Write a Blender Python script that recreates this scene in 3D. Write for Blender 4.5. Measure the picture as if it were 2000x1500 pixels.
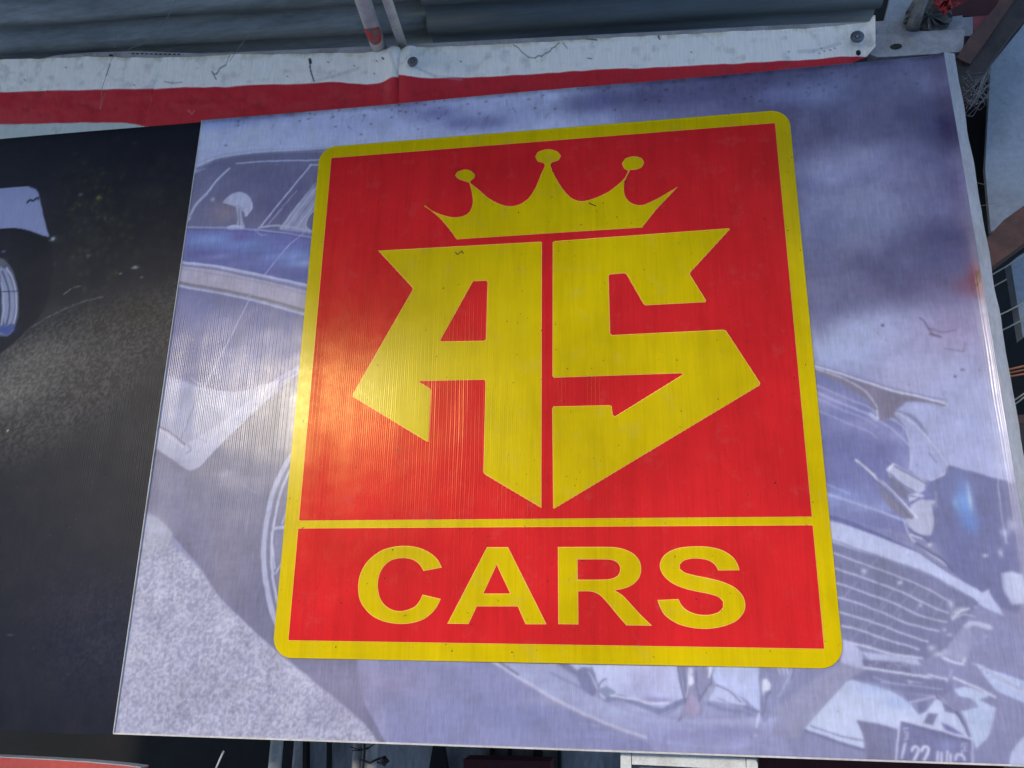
import bpy, bmesh, math, random
import numpy as np
from mathutils import Vector, Matrix
R_ = math.radians
random.seed(7); rng = np.random.default_rng(7)
scene = bpy.context.scene
for o in list(bpy.data.objects): bpy.data.objects.remove(o)

# ------------------------------------------------------------------ camera
FPX = 1596.366                                   # focal length in photo pixels (2000 wide)
CAM = np.array([0.162563, -1.345744, 1.837654])
def _rot():
    r = np.array([-0.29752424, 0.15749043, -0.00993449]); th = np.linalg.norm(r); k = r/th
    K = np.array([[0,-k[2],k[1]],[k[2],0,-k[0]],[-k[1],k[0],0]])
    A = np.eye(3)+math.sin(th)*K+(1-math.cos(th))*K@K
    return A @ np.array([[1,0,0],[0,0,-1],[0,1,0]])
ROT = _rot()                                     # rows: right, down, forward
cam_d = bpy.data.cameras.new("camera"); cam = bpy.data.objects.new("camera", cam_d)
scene.collection.objects.link(cam); scene.camera = cam
cam_d.sensor_width = 36.0; cam_d.lens = FPX/2000*36.0; cam_d.clip_start = 0.02; cam_d.clip_end = 600
mw = Matrix.Identity(4)
for i in range(3):
    mw[i][0] = ROT[0][i]; mw[i][1] = -ROT[1][i]; mw[i][2] = -ROT[2][i]; mw[i][3] = CAM[i]
cam.matrix_world = mw

# ------------------------------------------------------------------ light
SUN = Vector((-0.398, -0.872, 0.284)).normalized()      # towards the sun
elev = math.asin(SUN.z); azim = math.atan2(SUN.x, SUN.y)
world = bpy.data.worlds.new("World"); scene.world = world; world.use_nodes = True
nt = world.node_tree; nt.nodes.clear()
sky = nt.nodes.new('ShaderNodeTexSky'); sky.sky_type = 'NISHITA'; sky.sun_disc = False
sky.sun_elevation = elev; sky.sun_rotation = azim % (2*math.pi)
sky.air_density = 1.0; sky.dust_density = 0.6; sky.ozone_density = 2.5
bg = nt.nodes.new('ShaderNodeBackground'); bg.inputs['Strength'].default_value = 0.15
wo = nt.nodes.new('ShaderNodeOutputWorld')
nt.links.new(sky.outputs[0], bg.inputs[0]); nt.links.new(bg.outputs[0], wo.inputs[0])
sl = bpy.data.lights.new("sun", 'SUN'); sl.energy = 0.85; sl.angle = R_(8.5); sl.color = (1.0, 0.87, 0.66)
so = bpy.data.objects.new("sun", sl); scene.collection.objects.link(so)
so.rotation_euler = SUN.to_track_quat('Z', 'Y').to_euler(); so.location = (-3, -6, 5)
scene.view_settings.view_transform = 'Standard'; scene.view_settings.look = 'None'
scene.view_settings.gamma = 1.0; scene.view_settings.exposure = 1.76
scene.render.resolution_x = 1024; scene.render.resolution_y = 768

# ------------------------------------------------------------------ helpers
def back(px, Y=0.0):
    """photo pixels -> points on the real vertical plane at depth Y (n,3)"""
    px = np.atleast_2d(np.asarray(px, float))
    d = np.stack([(px[:,0]-1000)/FPX, (px[:,1]-750)/FPX, np.ones(len(px))], -1) @ ROT
    t = (Y-CAM[1])/d[:,1]
    return CAM + d*t[:,None]
def P(x, y, Y=0.0): return Vector(back([(x, y)], Y)[0])
def lin(c):
    c = np.asarray(c, float)/255.0
    return np.where(c <= 0.04045, c/12.92, ((c+0.055)/1.055)**2.4)
COL = scene.collection
def tag(o, label=None, cat=None, group=None, kind=None):
    for k, v in (('label',label),('category',cat),('group',group),('kind',kind)):
        if v: o[k] = v
    return o
def empty(name, loc=(0,0,0)):
    o = bpy.data.objects.new(name, None); COL.objects.link(o); o.location = loc; o.empty_display_size = .05
    return o
def obj(name, verts, faces, mat, parent=None, smooth=False, mats=None, fm=None):
    me = bpy.data.meshes.new(name); me.from_pydata([tuple(map(float,v)) for v in verts], [], faces); me.update()
    for m in (mats or [mat]): me.materials.append(m)
    if fm is not None: me.polygons.foreach_set('material_index', fm)
    if smooth: me.polygons.foreach_set('use_smooth', [True]*len(me.polygons))
    o = bpy.data.objects.new(name, me); COL.objects.link(o)
    if parent is not None:
        o.parent = parent; o.matrix_parent_inverse = Matrix.Translation(-Vector(parent.location))
    return o
def from_bm(name, bm, mat, parent=None, smooth=False):
    me = bpy.data.meshes.new(name); bm.to_mesh(me); bm.free(); me.materials.append(mat)
    if smooth: me.polygons.foreach_set('use_smooth', [True]*len(me.polygons))
    o = bpy.data.objects.new(name, me); COL.objects.link(o)
    if parent is not None:
        o.parent = parent; o.matrix_parent_inverse = Matrix.Translation(-Vector(parent.location))
    return o
def bm_box(bm, c, s, rot=None, bev=0.0):
    r = bmesh.ops.create_cube(bm, size=1.0); vs = r['verts']
    bmesh.ops.scale(bm, vec=s, verts=vs)
    if rot is not None: bmesh.ops.rotate(bm, cent=(0,0,0), matrix=rot, verts=vs)
    bmesh.ops.translate(bm, vec=c, verts=vs)
    if bev:
        es = list({e for v in vs for e in v.link_edges})
        bmesh.ops.bevel(bm, geom=es, offset=bev, segments=2, affect='EDGES', profile=.6)
def box(name, c, s, mat, parent=None, rot=None, bev=0.002):
    bm = bmesh.new(); bm_box(bm, c, s, rot, bev); return from_bm(name, bm, mat, parent)
def bm_tube(bm, pts, r, seg=10, caps=True, r_fn=None):
    pts = [Vector(p) for p in pts]; rings = []
    up = Vector((0.13,0.31,0.94)).normalized()
    for i, p in enumerate(pts):
        t = (pts[min(i+1,len(pts)-1)]-pts[max(i-1,0)]).normalized()
        a = t.cross(up).normalized(); b = a.cross(t).normalized()
        rr = r_fn(i) if r_fn else r
        rings.append([bm.verts.new(p+a*math.cos(q)*rr+b*math.sin(q)*rr) for q in [2*math.pi*k/seg for k in range(seg)]])
    for A, B in zip(rings, rings[1:]):
        for k in range(seg): bm.faces.new((A[k], A[(k+1)%seg], B[(k+1)%seg], B[k]))
    if caps:
        bm.faces.new(rings[0][::-1]); bm.faces.new(rings[-1])
def tube(name, pts, r, mat, parent=None, seg=10, smooth=True, r_fn=None):
    bm = bmesh.new(); bm_tube(bm, pts, r, seg, True, r_fn)
    bmesh.ops.recalc_face_normals(bm, faces=bm.faces); return from_bm(name, bm, mat, parent, smooth)
def densify(pts, closed, step):
    out = []; n = len(pts)
    for i in range(n if closed else n-1):
        a = np.array(pts[i], float); b = np.array(pts[(i+1)%n], float)
        k = max(1, int(np.linalg.norm(b-a)/step))
        for j in range(k): out.append(a+(b-a)*j/k)
    if not closed: out.append(np.array(pts[-1], float))
    return out
def smooth_loop(pts, closed=True, thr=42, sub=4):
    """Catmull-Rom through gentle bends, sharp corners kept"""
    p = [np.array(q, float) for q in pts]; n = len(p); T = []
    for i in range(n):
        a = p[(i-1)%n]; b = p[i]; c = p[(i+1)%n]
        if not closed and i in (0, n-1): T.append(None); continue
        u = b-a; v = c-b; cs = u@v/(np.linalg.norm(u)*np.linalg.norm(v)+1e-9)
        T.append((c-a)/2 if math.degrees(math.acos(max(-1,min(1,cs)))) < thr else None)
    out = []
    for i in range(n if closed else n-1):
        a = p[i]; b = p[(i+1)%n]; L = np.linalg.norm(b-a)
        def lim(t): 
            l = np.linalg.norm(t); return t*min(1, L/(l+1e-9)) if l > 0 else t
        ta = T[i]; tb = T[(i+1)%n]
        if ta is None and tb is None: out.append(a); continue
        ta = lim(ta) if ta is not None else (b-a)*.9; tb = lim(tb) if tb is not None else (b-a)*.9
        for j in range(sub):
            s = j/sub; h = (2*s**3-3*s*s+1, s**3-2*s*s+s, -2*s**3+3*s*s, s**3-s*s)
            out.append(h[0]*a+h[1]*ta+h[2]*b+h[3]*tb)
    if not closed: out.append(p[-1])
    return out
def inset(loop, d):
    """move every edge of a 2-D loop inwards by d"""
    P2 = np.array(loop); n = len(P2)
    A = 0.5*np.sum(P2[:,0]*np.roll(P2[:,1],-1)-np.roll(P2[:,0],-1)*P2[:,1]); sg = 1 if A > 0 else -1
    e = np.roll(P2,-1,0)-P2; e /= np.linalg.norm(e,axis=1)[:,None]+1e-12
    nrm = np.stack([-e[:,1], e[:,0]],1)*sg
    np_ = np.roll(nrm,1,0); m = nrm+np_; m /= np.linalg.norm(m,axis=1)[:,None]+1e-9
    k = 1/np.clip((m*nrm).sum(1), .45, 1)
    return P2+m*(d*k)[:,None]
def slab(name, loops, y0, y1, mat, parent=None, mats=None):
    """flat piece standing in the X-Z plane: front face at y1 (nearer the viewer), sides back to y0. loops: [outer, hole...] of (x,z)"""
    bm = bmesh.new(); es = []
    for lp in loops:
        vs = [bm.verts.new((q[0], y1, q[1])) for q in lp]
        es += [bm.edges.new((vs[i], vs[(i+1)%len(vs)])) for i in range(len(vs))]
    bmesh.ops.triangle_fill(bm, use_beauty=True, use_dissolve=False, edges=es)
    for f in bm.faces:
        f.normal_update()
        if f.normal.y > 0: f.normal_flip()
    if abs(y1-y0) > 1e-6:
        for lp in loops:
            n = len(lp); a = [bm.verts.new((q[0], y1, q[1])) for q in lp]; b = [bm.verts.new((q[0], y0, q[1])) for q in lp]
            for i in range(n): bm.faces.new((a[i], a[(i+1)%n], b[(i+1)%n], b[i]))
    return from_bm(name, bm, mat, parent)
def xz(px, Y=0.0): w = back(px, Y); return w[:, [0, 2]]

# ------------------------------------------------------------------ materials
def mat_new(name):
    m = bpy.data.materials.new(name); m.use_nodes = True; t = m.node_tree; t.nodes.clear()
    o = t.nodes.new('ShaderNodeOutputMaterial'); b = t.nodes.new('ShaderNodeBsdfPrincipled')
    t.links.new(b.outputs[0], o.inputs[0]); return m, t, b
def N(t, typ, **kw):
    n = t.nodes.new(typ)
    for k, v in kw.items(): setattr(n, k, v)
    return n
def ramp(t, src, stops):
    r = t.nodes.new('ShaderNodeValToRGB'); e = r.color_ramp.elements
    while len(e) < len(stops): e.new(.5)
    for el, (p, c) in zip(e, stops):
        el.position = p; el.color = (c, c, c, 1) if isinstance(c, (int, float)) else (*c, 1)
    t.links.new(src, r.inputs[0]); return r.outputs[0]
def mix(t, f, a, b, mode='MIX'):
    n = t.nodes.new('ShaderNodeMix'); n.data_type = 'RGBA'; n.blend_type = mode
    for s, v in ((0, f), (6, a), (7, b)):
        if hasattr(v, 'is_linked'): t.links.new(v, n.inputs[s])
        elif s == 0: n.inputs[s].default_value = v
        else: n.inputs[s].default_value = (*v, 1) if len(v) == 3 else v
    return n.outputs[2]
def noise(t, scale, detail=3, rough=.55, vec=None, dist=0.0):
    n = t.nodes.new('ShaderNodeTexNoise'); n.inputs['Scale'].default_value = scale
    n.inputs['Detail'].default_value = detail; n.inputs['Roughness'].default_value = rough; n.inputs['Distortion'].default_value = dist
    if vec is None: vec = t.nodes.new('ShaderNodeTexCoord').outputs['Object']
    t.links.new(vec, n.inputs['Vector'])
    return n.outputs[0]
def mapping(t, scale, rot=(0,0,0)):
    tc = t.nodes.new('ShaderNodeTexCoord'); m = t.nodes.new('ShaderNodeMapping')
    m.inputs['Scale'].default_value = scale; m.inputs['Rotation'].default_value = rot
    t.links.new(tc.outputs['Object'], m.inputs[0]); return m.outputs[0]
def math_(t, op, a, b=None):
    n = t.nodes.new('ShaderNodeMath'); n.operation = op
    for i, v in enumerate((a, b)):
        if v is None: continue
        if hasattr(v, 'is_linked'): t.links.new(v, n.inputs[i])
        else: n.inputs[i].default_value = v
    return n.outputs[0]
PITCH = 0.0072
def flutes(t, b, strength=1.0, dist=0.00007, extra=0.0):
    """the vertical flutes of corrugated plastic board showing through the skin, as fine relief"""
    tc = t.nodes.new('ShaderNodeTexCoord'); sp = t.nodes.new('ShaderNodeSeparateXYZ'); t.links.new(tc.outputs['Object'], sp.inputs[0])
    wob = noise(t, 3.0, 2, .5, mapping(t, (6, 1, 1.2)))
    x = math_(t, 'ADD', sp.outputs[0], math_(t, 'MULTIPLY', wob, 0.008))
    w1 = math_(t, 'SINE', math_(t, 'MULTIPLY', x, 2*math.pi/PITCH))
    w2 = math_(t, 'SINE', math_(t, 'MULTIPLY', x, 4*math.pi/PITCH))
    h = math_(t, 'ADD', math_(t, 'MULTIPLY', w1, .35), math_(t, 'MULTIPLY', w2, .65))
    amp = ramp(t, noise(t, 5, 2, .5, mapping(t, (5, 1, .6))), [(0.3, .12), (.68, 1.15)])
    h = math_(t, 'MULTIPLY', h, amp)
    h = math_(t, 'ADD', h, math_(t, 'MULTIPLY', noise(t, 900, 2, .6), .25+extra))
    h = math_(t, 'ADD', h, math_(t, 'MULTIPLY', noise(t, 9, 2, .5), 16))
    bp = t.nodes.new('ShaderNodeBump'); bp.inputs['Strength'].default_value = strength; bp.inputs['Distance'].default_value = dist
    t.links.new(h, bp.inputs['Height']); t.links.new(bp.outputs[0], b.inputs['Normal'])
def print_mat(name, rough=0.3, bump=True, dirt=.5, fl=1.0, spec=.3):
    """printed film: colour comes from the print attribute, weave and grime from noise"""
    m, t, b = mat_new(name)
    a = N(t, 'ShaderNodeAttribute'); a.attribute_name = 'print'
    weave = ramp(t, noise(t, 60, 3, .7, mapping(t, (6, 1, .35))), [(.3, .90), (.7, 1.06)])
    c = mix(t, 1.0, a.outputs['Color'], weave, 'MULTIPLY')
    gr = ramp(t, noise(t, 14, 5, .65, mapping(t, (1, 1, 1))), [(.45, .0), (.72, dirt)])
    c = mix(t, gr, c, mix(t, .35, c, (.16, .14, .15)))
    t.links.new(c, b.inputs['Base Color'])
    r = ramp(t, noise(t, 40, 4, .7), [(.3, rough-.02), (.7, rough+.05)])
    t.links.new(r, b.inputs['Roughness']); b.inputs['Specular IOR Level'].default_value = spec
    if bump: flutes(t, b, fl)
    return m
def vinyl(name, col, rough=.19, fl=.8, fade=.2, spec=.115, tint=(1, .93, .55)):
    m, t, b = mat_new(name)
    c = np.asarray(col, float)
    n1 = ramp(t, noise(t, 50, 3, .7, mapping(t, (6, 1, .25))), [(.3, .94), (.7, 1.04)])
    n2 = ramp(t, noise(t, 3.5, 4, .6), [(.35, 1-fade), (.7, 1+fade*.5)])
    cc = mix(t, 1.0, mix(t, 1.0, tuple(c), n1, 'MULTIPLY'), n2, 'MULTIPLY')
    runs = ramp(t, noise(t, 14, 4, .7, mapping(t, (3.2, 1, .22))), [(.36, .92), (.55, 1.0)])
    cc = mix(t, 1.0, cc, runs, 'MULTIPLY')
    scr = ramp(t, noise(t, 30, 5, .8, mapping(t, (1, 1, 9), (0, .5, 0)), .6), [(.70, 0.0), (.73, .22)])
    cc = mix(t, scr, cc, (.62, .5, .42))
    sp = ramp(t, noise(t, 160, 2, .5), [(.735, 0.0), (.76, .85)])
    cc = mix(t, sp, cc, (.03, .028, .03))
    dust = ramp(t, noise(t, 22, 6, .75, mapping(t, (1, 1, 1))), [(.55, 0.0), (.8, .12)])
    cc = mix(t, dust, cc, (.30, .27, .25))
    t.links.new(cc, b.inputs['Base Color'])
    t.links.new(ramp(t, noise(t, 70, 4, .75), [(.3, rough-.02), (.7, rough+.05)]), b.inputs['Roughness'])
    b.inputs['Specular IOR Level'].default_value = spec; b.inputs['Specular Tint'].default_value = (*tint, 1)
    flutes(t, b, fl, extra=.15)
    return m
def simple(name, c1, c2, scale=12, rough=.6, metal=0.0, bump=.3, stretch=(1,1,1), detail=6, thr=(.35,.65), bdist=.002, spec=.4):
    m, t, b = mat_new(name)
    v = mapping(t, stretch); n = noise(t, scale, detail, .65, v)
    f = ramp(t, n, [(thr[0], 0.0), (thr[1], 1.0)])
    c = mix(t, f, tuple(c1), tuple(c2))
    t.links.new(mix(t, 1.0, c, ramp(t, noise(t, scale*9, 3, .7, v), [(.3, .85), (.7, 1.1)]), 'MULTIPLY'), b.inputs['Base Color'])
    b.inputs['Roughness'].default_value = rough; b.inputs['Metallic'].default_value = metal; b.inputs['Specular IOR Level'].default_value = spec
    if bump:
        bp = t.nodes.new('ShaderNodeBump'); bp.inputs['Strength'].default_value = bump; bp.inputs['Distance'].default_value = bdist
        t.links.new(noise(t, scale*4, 5, .7, v), bp.inputs['Height']); t.links.new(bp.outputs[0], b.inputs['Normal'])
    return m
CAL = np.array([1.0, 1.0, 1.0])
M = dict(
 print=print_mat('printed_board_film', .20, spec=.18), dark=print_mat('dark_printed_film', .36, spec=.10, fl=.8, dirt=.12),
 banner=print_mat('pvc_banner', .5, bump=False, dirt=.12),
 yellow=vinyl('yellow_vinyl', (.66, .485, .002), fl=.45), red=vinyl('red_vinyl', (.66, .020, .026), rough=.17, fl=1.0, tint=(1, .66, .22)),
 halo=vinyl('yellow_vinyl_cut_edge', (.92, .52, .10), fl=.3),
 core=simple('white_board_edge', (.62,.60,.62), (.45,.42,.42), 20, .5, bump=.2),
 trim=simple('grimy_white_trim', (.42,.41,.45), (.30,.29,.31), 14, .5, bump=.4, stretch=(2,1,.5)),
 rail=simple('grimy_white_steel', (.40,.39,.43), (.22,.20,.20), 22, .5, bump=.5, thr=(.4,.75)),
 roofA=simple('weathered_roof_sheet', (.40,.38,.34), (.20,.20,.18), 7, .40, metal=.2, bump=.3, stretch=(.5,3,3), thr=(.45,.7)),
 roofB=simple('weathered_roof_sheet_dark', (.15,.175,.18), (.23,.25,.25), 5, .42, metal=.2, bump=.15, stretch=(.25,4,4)),
 pole=simple('cream_painted_pole', (.66,.60,.54), (.50,.44,.39), 25, .5, bump=.4),
 redpaint=simple('old_red_paint', (.62,.05,.05), (.22,.17,.14), 45, .6, bump=.5, thr=(.5,.62)),
 zinc=simple('dull_zinc_washer', (.17,.18,.22), (.10,.11,.13), 60, .45, metal=.5, bump=.3),
 screw=simple('bright_screw', (.5,.5,.52), (.3,.3,.32), 60, .3, metal=.9, bump=.2),
 black=simple('black_rubber', (.012,.012,.013), (.02,.02,.02), 30, .6, bump=.2),
 rust=simple('brown_painted_timber', (.115,.050,.040), (.055,.030,.028), 18, .7, bump=.6, stretch=(1,1,1)),
 dkrust=simple('dark_rusty_steel', (.052,.038,.038), (.022,.017,.018), 20, .7, bump=.6),
 sheet=simple('pale_painted_sheet', (.36,.39,.46), (.27,.29,.34), 9, .55, bump=.15),
 redplastic=simple('faded_red_plastic', (.42,.05,.055), (.30,.03,.035), 12, .45, bump=.3),
 rag=simple('grubby_rag', (.22,.21,.20), (.07,.065,.065), 40, .8, bump=.8),
 concrete=simple('stained_concrete', (.36,.36,.38), (.10,.10,.105), 11, .8, bump=.5, stretch=(1.6,1,.5), thr=(.42,.72)),
 facade=simple('grey_render_facade', (.27,.28,.30), (.21,.22,.24), 2, .85, bump=.2),
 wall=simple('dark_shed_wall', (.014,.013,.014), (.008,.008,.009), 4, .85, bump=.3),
 ground=simple('pale_concrete_ground', (.64,.64,.66), (.56,.56,.58), 1.5, .9, bump=.3),
 pipe=simple('grey_plastic_pipe', (.62,.60,.60), (.45,.43,.43), 20, .5, bump=.2),
 cable=simple('black_cable', (.010,.010,.012), (.018,.018,.02), 30, .5, bump=0),
 white=simple('white_plastic_frame', (.66,.69,.72), (.52,.53,.53), 30, .4, bump=.1),
 beige=simple('beige_frame_top', (.42,.36,.31), (.30,.25,.22), 40, .6, bump=.2),
 redcloth=simple('dark_red_cloth', (.085,.010,.015), (.045,.008,.010), 6, .75, bump=.4, stretch=(1,1,.4)),
 redsign=simple('red_painted_panel', (.50,.055,.045), (.36,.04,.035), 10, .5, bump=.1),
 leaf=simple('dark_green_leaf', (.035,.060,.020), (.070,.095,.030), 30, .5, bump=0),
 leafdry=simple('olive_leaf', (.090,.095,.045), (.12,.10,.05), 30, .6, bump=0),
 wire=simple('pale_wire', (.42,.38,.30), (.30,.27,.22), 30, .5, bump=0),
 owire=simple('orange_wire', (.55,.17,.05), (.45,.12,.04), 30, .5, bump=0),
 web=simple('dusty_cobweb', (.30,.28,.29), (.20,.19,.20), 30, .9, bump=0),
 grime=simple('black_grime', (.012,.010,.010), (.03,.025,.022), 90, .8, bump=0),
)
# ------------------------------------------------------------------ painter of flat print (colour per point of a fine mesh)
class Canvas:
    def __init__(s, x0, x1, z0, z1, res, Y, base):
        s.nx = int(round((x1-x0)/res))+1; s.nz = int(round((z1-z0)/res))+1
        s.x = np.linspace(x0, x1, s.nx); s.z = np.linspace(z0, z1, s.nz); s.Y = Y; s.res = (x1-x0)/(s.nx-1)
        s.c = np.zeros((s.nz, s.nx, 3)); s.c[:] = base
        XX0, ZZ0 = np.meshgrid(s.x, s.z)
        s.wx = ((vnoise(XX0, ZZ0, .016, 91, 3)-.5)*.0022); s.wz = ((vnoise(XX0, ZZ0, .016, 92, 3)-.5)*.0022)
        s.mm = 0.00088                                  # one photo pixel on this board, in metres
    def pts(s, px): return xz(px, s.Y)
    def _win(s, Q, pad):
        a = np.searchsorted(s.x, Q[:,0].min()-pad); b = np.searchsorted(s.x, Q[:,0].max()+pad)
        c = np.searchsorted(s.z, Q[:,1].min()-pad); d = np.searchsorted(s.z, Q[:,1].max()+pad)
        return slice(c, d), slice(a, b)
    def _blend(s, w, m, col):
        if m.size: s.c[w] += (np.asarray(col, float)-s.c[w])*m[..., None]
    def fill(s, px, col, soft=2.4, alpha=1.0, smooth=True, tex=None):
        if smooth: px = smooth_loop(px, True, 35, 3)
        Q = s.pts(px); so = max(soft*1.25, 3.2)*s.mm; w = s._win(Q, so+.003)
        X, Z = np.meshgrid(s.x[w[1]], s.z[w[0]])
        if X.size == 0: return
        X = X+s.wx[w]; Z = Z+s.wz[w]
        D = np.full(X.shape, 1e9); ins = np.zeros(X.shape, bool); n = len(Q)
        for i in range(n):
            (x1, z1), (x2, z2) = Q[i], Q[(i+1)%n]; dx = x2-x1; dz = z2-z1; L = dx*dx+dz*dz+1e-15
            tt = np.clip(((X-x1)*dx+(Z-z1)*dz)/L, 0, 1)
            D = np.minimum(D, (X-x1-tt*dx)**2+(Z-z1-tt*dz)**2)
            if z1 != z2:
                cr = ((z1 > Z) != (z2 > Z)) & (X < dx*(Z-z1)/(z2-z1+1e-15)+x1); ins ^= cr
        D = np.sqrt(D); sd = np.where(ins, -D, D); h = max(so, s.res)
        m = np.clip(.5-sd/h, 0, 1); m = m*m*(3-2*m)*alpha
        if tex is not None: m = m*np.clip(tex(X, Z), 0, 1)
        s._blend(w, m, col)
    def line(s, px, wd, col, alpha=1.0, smooth=True, soft=1.2, taper=False):
        if smooth and len(px) > 2: px = smooth_loop(px, False, 80, 4)
        Q = s.pts(px); r = wd*s.mm/2; so = max(soft*s.mm, s.res); w = s._win(Q, r+so+.003)
        X, Z = np.meshgrid(s.x[w[1]], s.z[w[0]])
        if X.size == 0: return
        X = X+s.wx[w]; Z = Z+s.wz[w]
        M_ = np.zeros(X.shape); n = len(Q)
        for i in range(n-1):
            (x1, z1), (x2, z2) = Q[i], Q[i+1]; dx = x2-x1; dz = z2-z1; L = dx*dx+dz*dz+1e-15
            tt = np.clip(((X-x1)*dx+(Z-z1)*dz)/L, 0, 1)
            d = np.sqrt((X-x1-tt*dx)**2+(Z-z1-tt*dz)**2)
            rr = r*(1-(i+tt)/(n-1)*.85) if taper else r
            M_ = np.maximum(M_, np.clip((rr-d)/so+.5, 0, 1)*np.clip(2*rr/so+.25, 0, 1))
        s._blend(w, M_*alpha, col)
    def blob(s, cx, cy, rx, ry, col, alpha=1.0, p=1.0):
        q = s.pts([(cx, cy), (cx+rx, cy), (cx, cy+ry)]); a = abs(q[1,0]-q[0,0]); b = abs(q[2,1]-q[0,1])
        w = s._win(np.array([[q[0,0]-a*2.2, q[0,1]-b*2.2], [q[0,0]+a*2.2, q[0,1]+b*2.2]]), 0)
        X, Z = np.meshgrid(s.x[w[1]], s.z[w[0]])
        r2 = ((X-q[0,0])/a)**2+((Z-q[0,1])/b)**2
        s._blend(w, np.exp(-r2**p)*alpha, col)
    def mesh(s, name, mat, parent=None, yfn=None, keep=None, gain=1.0):
        X, Z = np.meshgrid(s.x, s.z); Yv = np.full(X.shape, s.Y) if yfn is None else s.Y+yfn(X, Z)
        co = np.stack([X, Yv, Z], -1).reshape(-1, 3)
        I = np.arange(s.nz*s.nx).reshape(s.nz, s.nx)
        F = np.stack([I[:-1,:-1], I[:-1,1:], I[1:,1:], I[1:,:-1]], -1)
        if keep is not None:
            xc = (X[:-1,:-1]+X[1:,1:])/2; zc = (Z[:-1,:-1]+Z[1:,1:])/2; F = F[keep(xc, zc)]
        F = F.reshape(-1, 4)
        used = np.zeros(len(co), bool); used[F.ravel()] = True; remap = np.cumsum(used)-1
        F = remap[F]; co = co[used]; col = s.c.reshape(-1, 3)[used]
        me = bpy.data.meshes.new(name); me.vertices.add(len(co)); me.vertices.foreach_set('co', co.ravel())
        me.loops.add(F.size); me.loops.foreach_set('vertex_index', F.ravel().astype(np.int32))
        me.polygons.add(len(F)); me.polygons.foreach_set('loop_start', np.arange(0, F.size, 4, dtype=np.int32))
        me.polygons.foreach_set('use_smooth', np.ones(len(F), bool)); me.update()
        at = me.color_attributes.new('print', 'FLOAT_COLOR', 'POINT')
        L4 = np.ones((len(co), 4)); L4[:, :3] = lin(np.clip(col, 0, 255))*gain; at.data.foreach_set('color', L4.ravel())
        me.materials.append(mat); o = bpy.data.objects.new(name, me); COL.objects.link(o)
        if parent is not None:
            o.parent = parent; o.matrix_parent_inverse = Matrix.Translation(-Vector(parent.location))
        return o
def vnoise(X, Z, cell, seed=0, oct=3):
    r = np.random.default_rng(seed); out = 0; amp = 1; tot = 0
    for k in range(oct):
        g = r.random((257, 257)); u = X/cell*(2**k)+31.7*k+500; v = Z/cell*(2**k)+17.3*k+500
        iu = np.floor(u).astype(int); iv = np.floor(v).astype(int); fu = u-iu; fv = v-iv
        fu = fu*fu*(3-2*fu); fv = fv*fv*(3-2*fv); iu %= 256; iv %= 256
        out = out+amp*((g[iv,iu]*(1-fu)+g[iv,iu+1]*fu)*(1-fv)+(g[iv+1,iu]*(1-fu)+g[iv+1,iu+1]*fu)*fv); tot += amp; amp *= .55
    return out/tot

# ================================================================== large structure
g = obj('ground', [(-60,-80,0),(60,-80,0),(60,60,0),(-60,60,0)], [(0,1,2,3)], M['ground']); tag(g, kind='structure')
# shed walls behind the boards
X0, X1, ZT, ZB = -0.7166, 0.7252, 2.851, 1.6725          # the main board on its wall
def wall_(name, c, s, mat, label):
    return tag(box(name, c, s, mat, bev=0), label, 'wall')
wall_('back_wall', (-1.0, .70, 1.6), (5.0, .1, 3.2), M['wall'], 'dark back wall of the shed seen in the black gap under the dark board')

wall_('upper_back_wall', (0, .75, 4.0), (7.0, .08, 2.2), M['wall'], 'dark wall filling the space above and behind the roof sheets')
# blocks added unseen across the yard, shaped to gate sun and mirrored glare
def block(x0, x1, h, label, slot=None):
    o = empty('unseen_facing_block', ((x0+x1)/2, -13, 0)); tag(o, label, 'building', 'unseen blocks added across the yard')
    if slot:                                           # a slot added so a bright strip of sky is mirrored
        sx, z0, z1 = slot
        box('wall', ((x0+x1)/2, -13, z0/2), (x1-x0, 2.0, z0), M['facade'], o, bev=0)
        box('wall', ((sx+x1)/2, -13, (z0+z1)/2), (x1-sx, 1.98, z1-z0), M['facade'], o, bev=0)
        box('wall', ((x0+x1)/2, -13, (z1+h)/2), (x1-x0, 1.99, h-z1), M['facade'], o, bev=0)
    else: box('wall', ((x0+x1)/2, -13, h/2), (x1-x0, 2.0, h), M['facade'], o, bev=0)
    box('roof', ((x0+x1)/2, -13, h+.06), (x1-x0+.1, 2.3, .12), M['wall'], o, bev=0)
    x = x0+.9
    while x < x1-.6:
        f = box('window', (x, -11.99, 1.7), (.9, .06, 1.1), M['trim'], o, bev=0); box('pane', (x, -11.955, 1.7), (.76, .01, .96), M['black'], f, bev=0); x += 2.3
block(-18, -8.1, 8.0, 'unseen tall grey block added against sky glare, farthest to the left')
block(-7.9, -3.3, 4.5, 'unseen low grey block added to leave the sun open, between the two tall ones on the left')
block(-3.1, .84, 8.0, 'unseen tall narrow grey block added against sky glare, left of the narrow gap')
block(1.16, 15, 8.0, 'unseen long tall grey block added against sky glare, with a slot letting sky through', (2.9, 5.28, 5.72))

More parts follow.
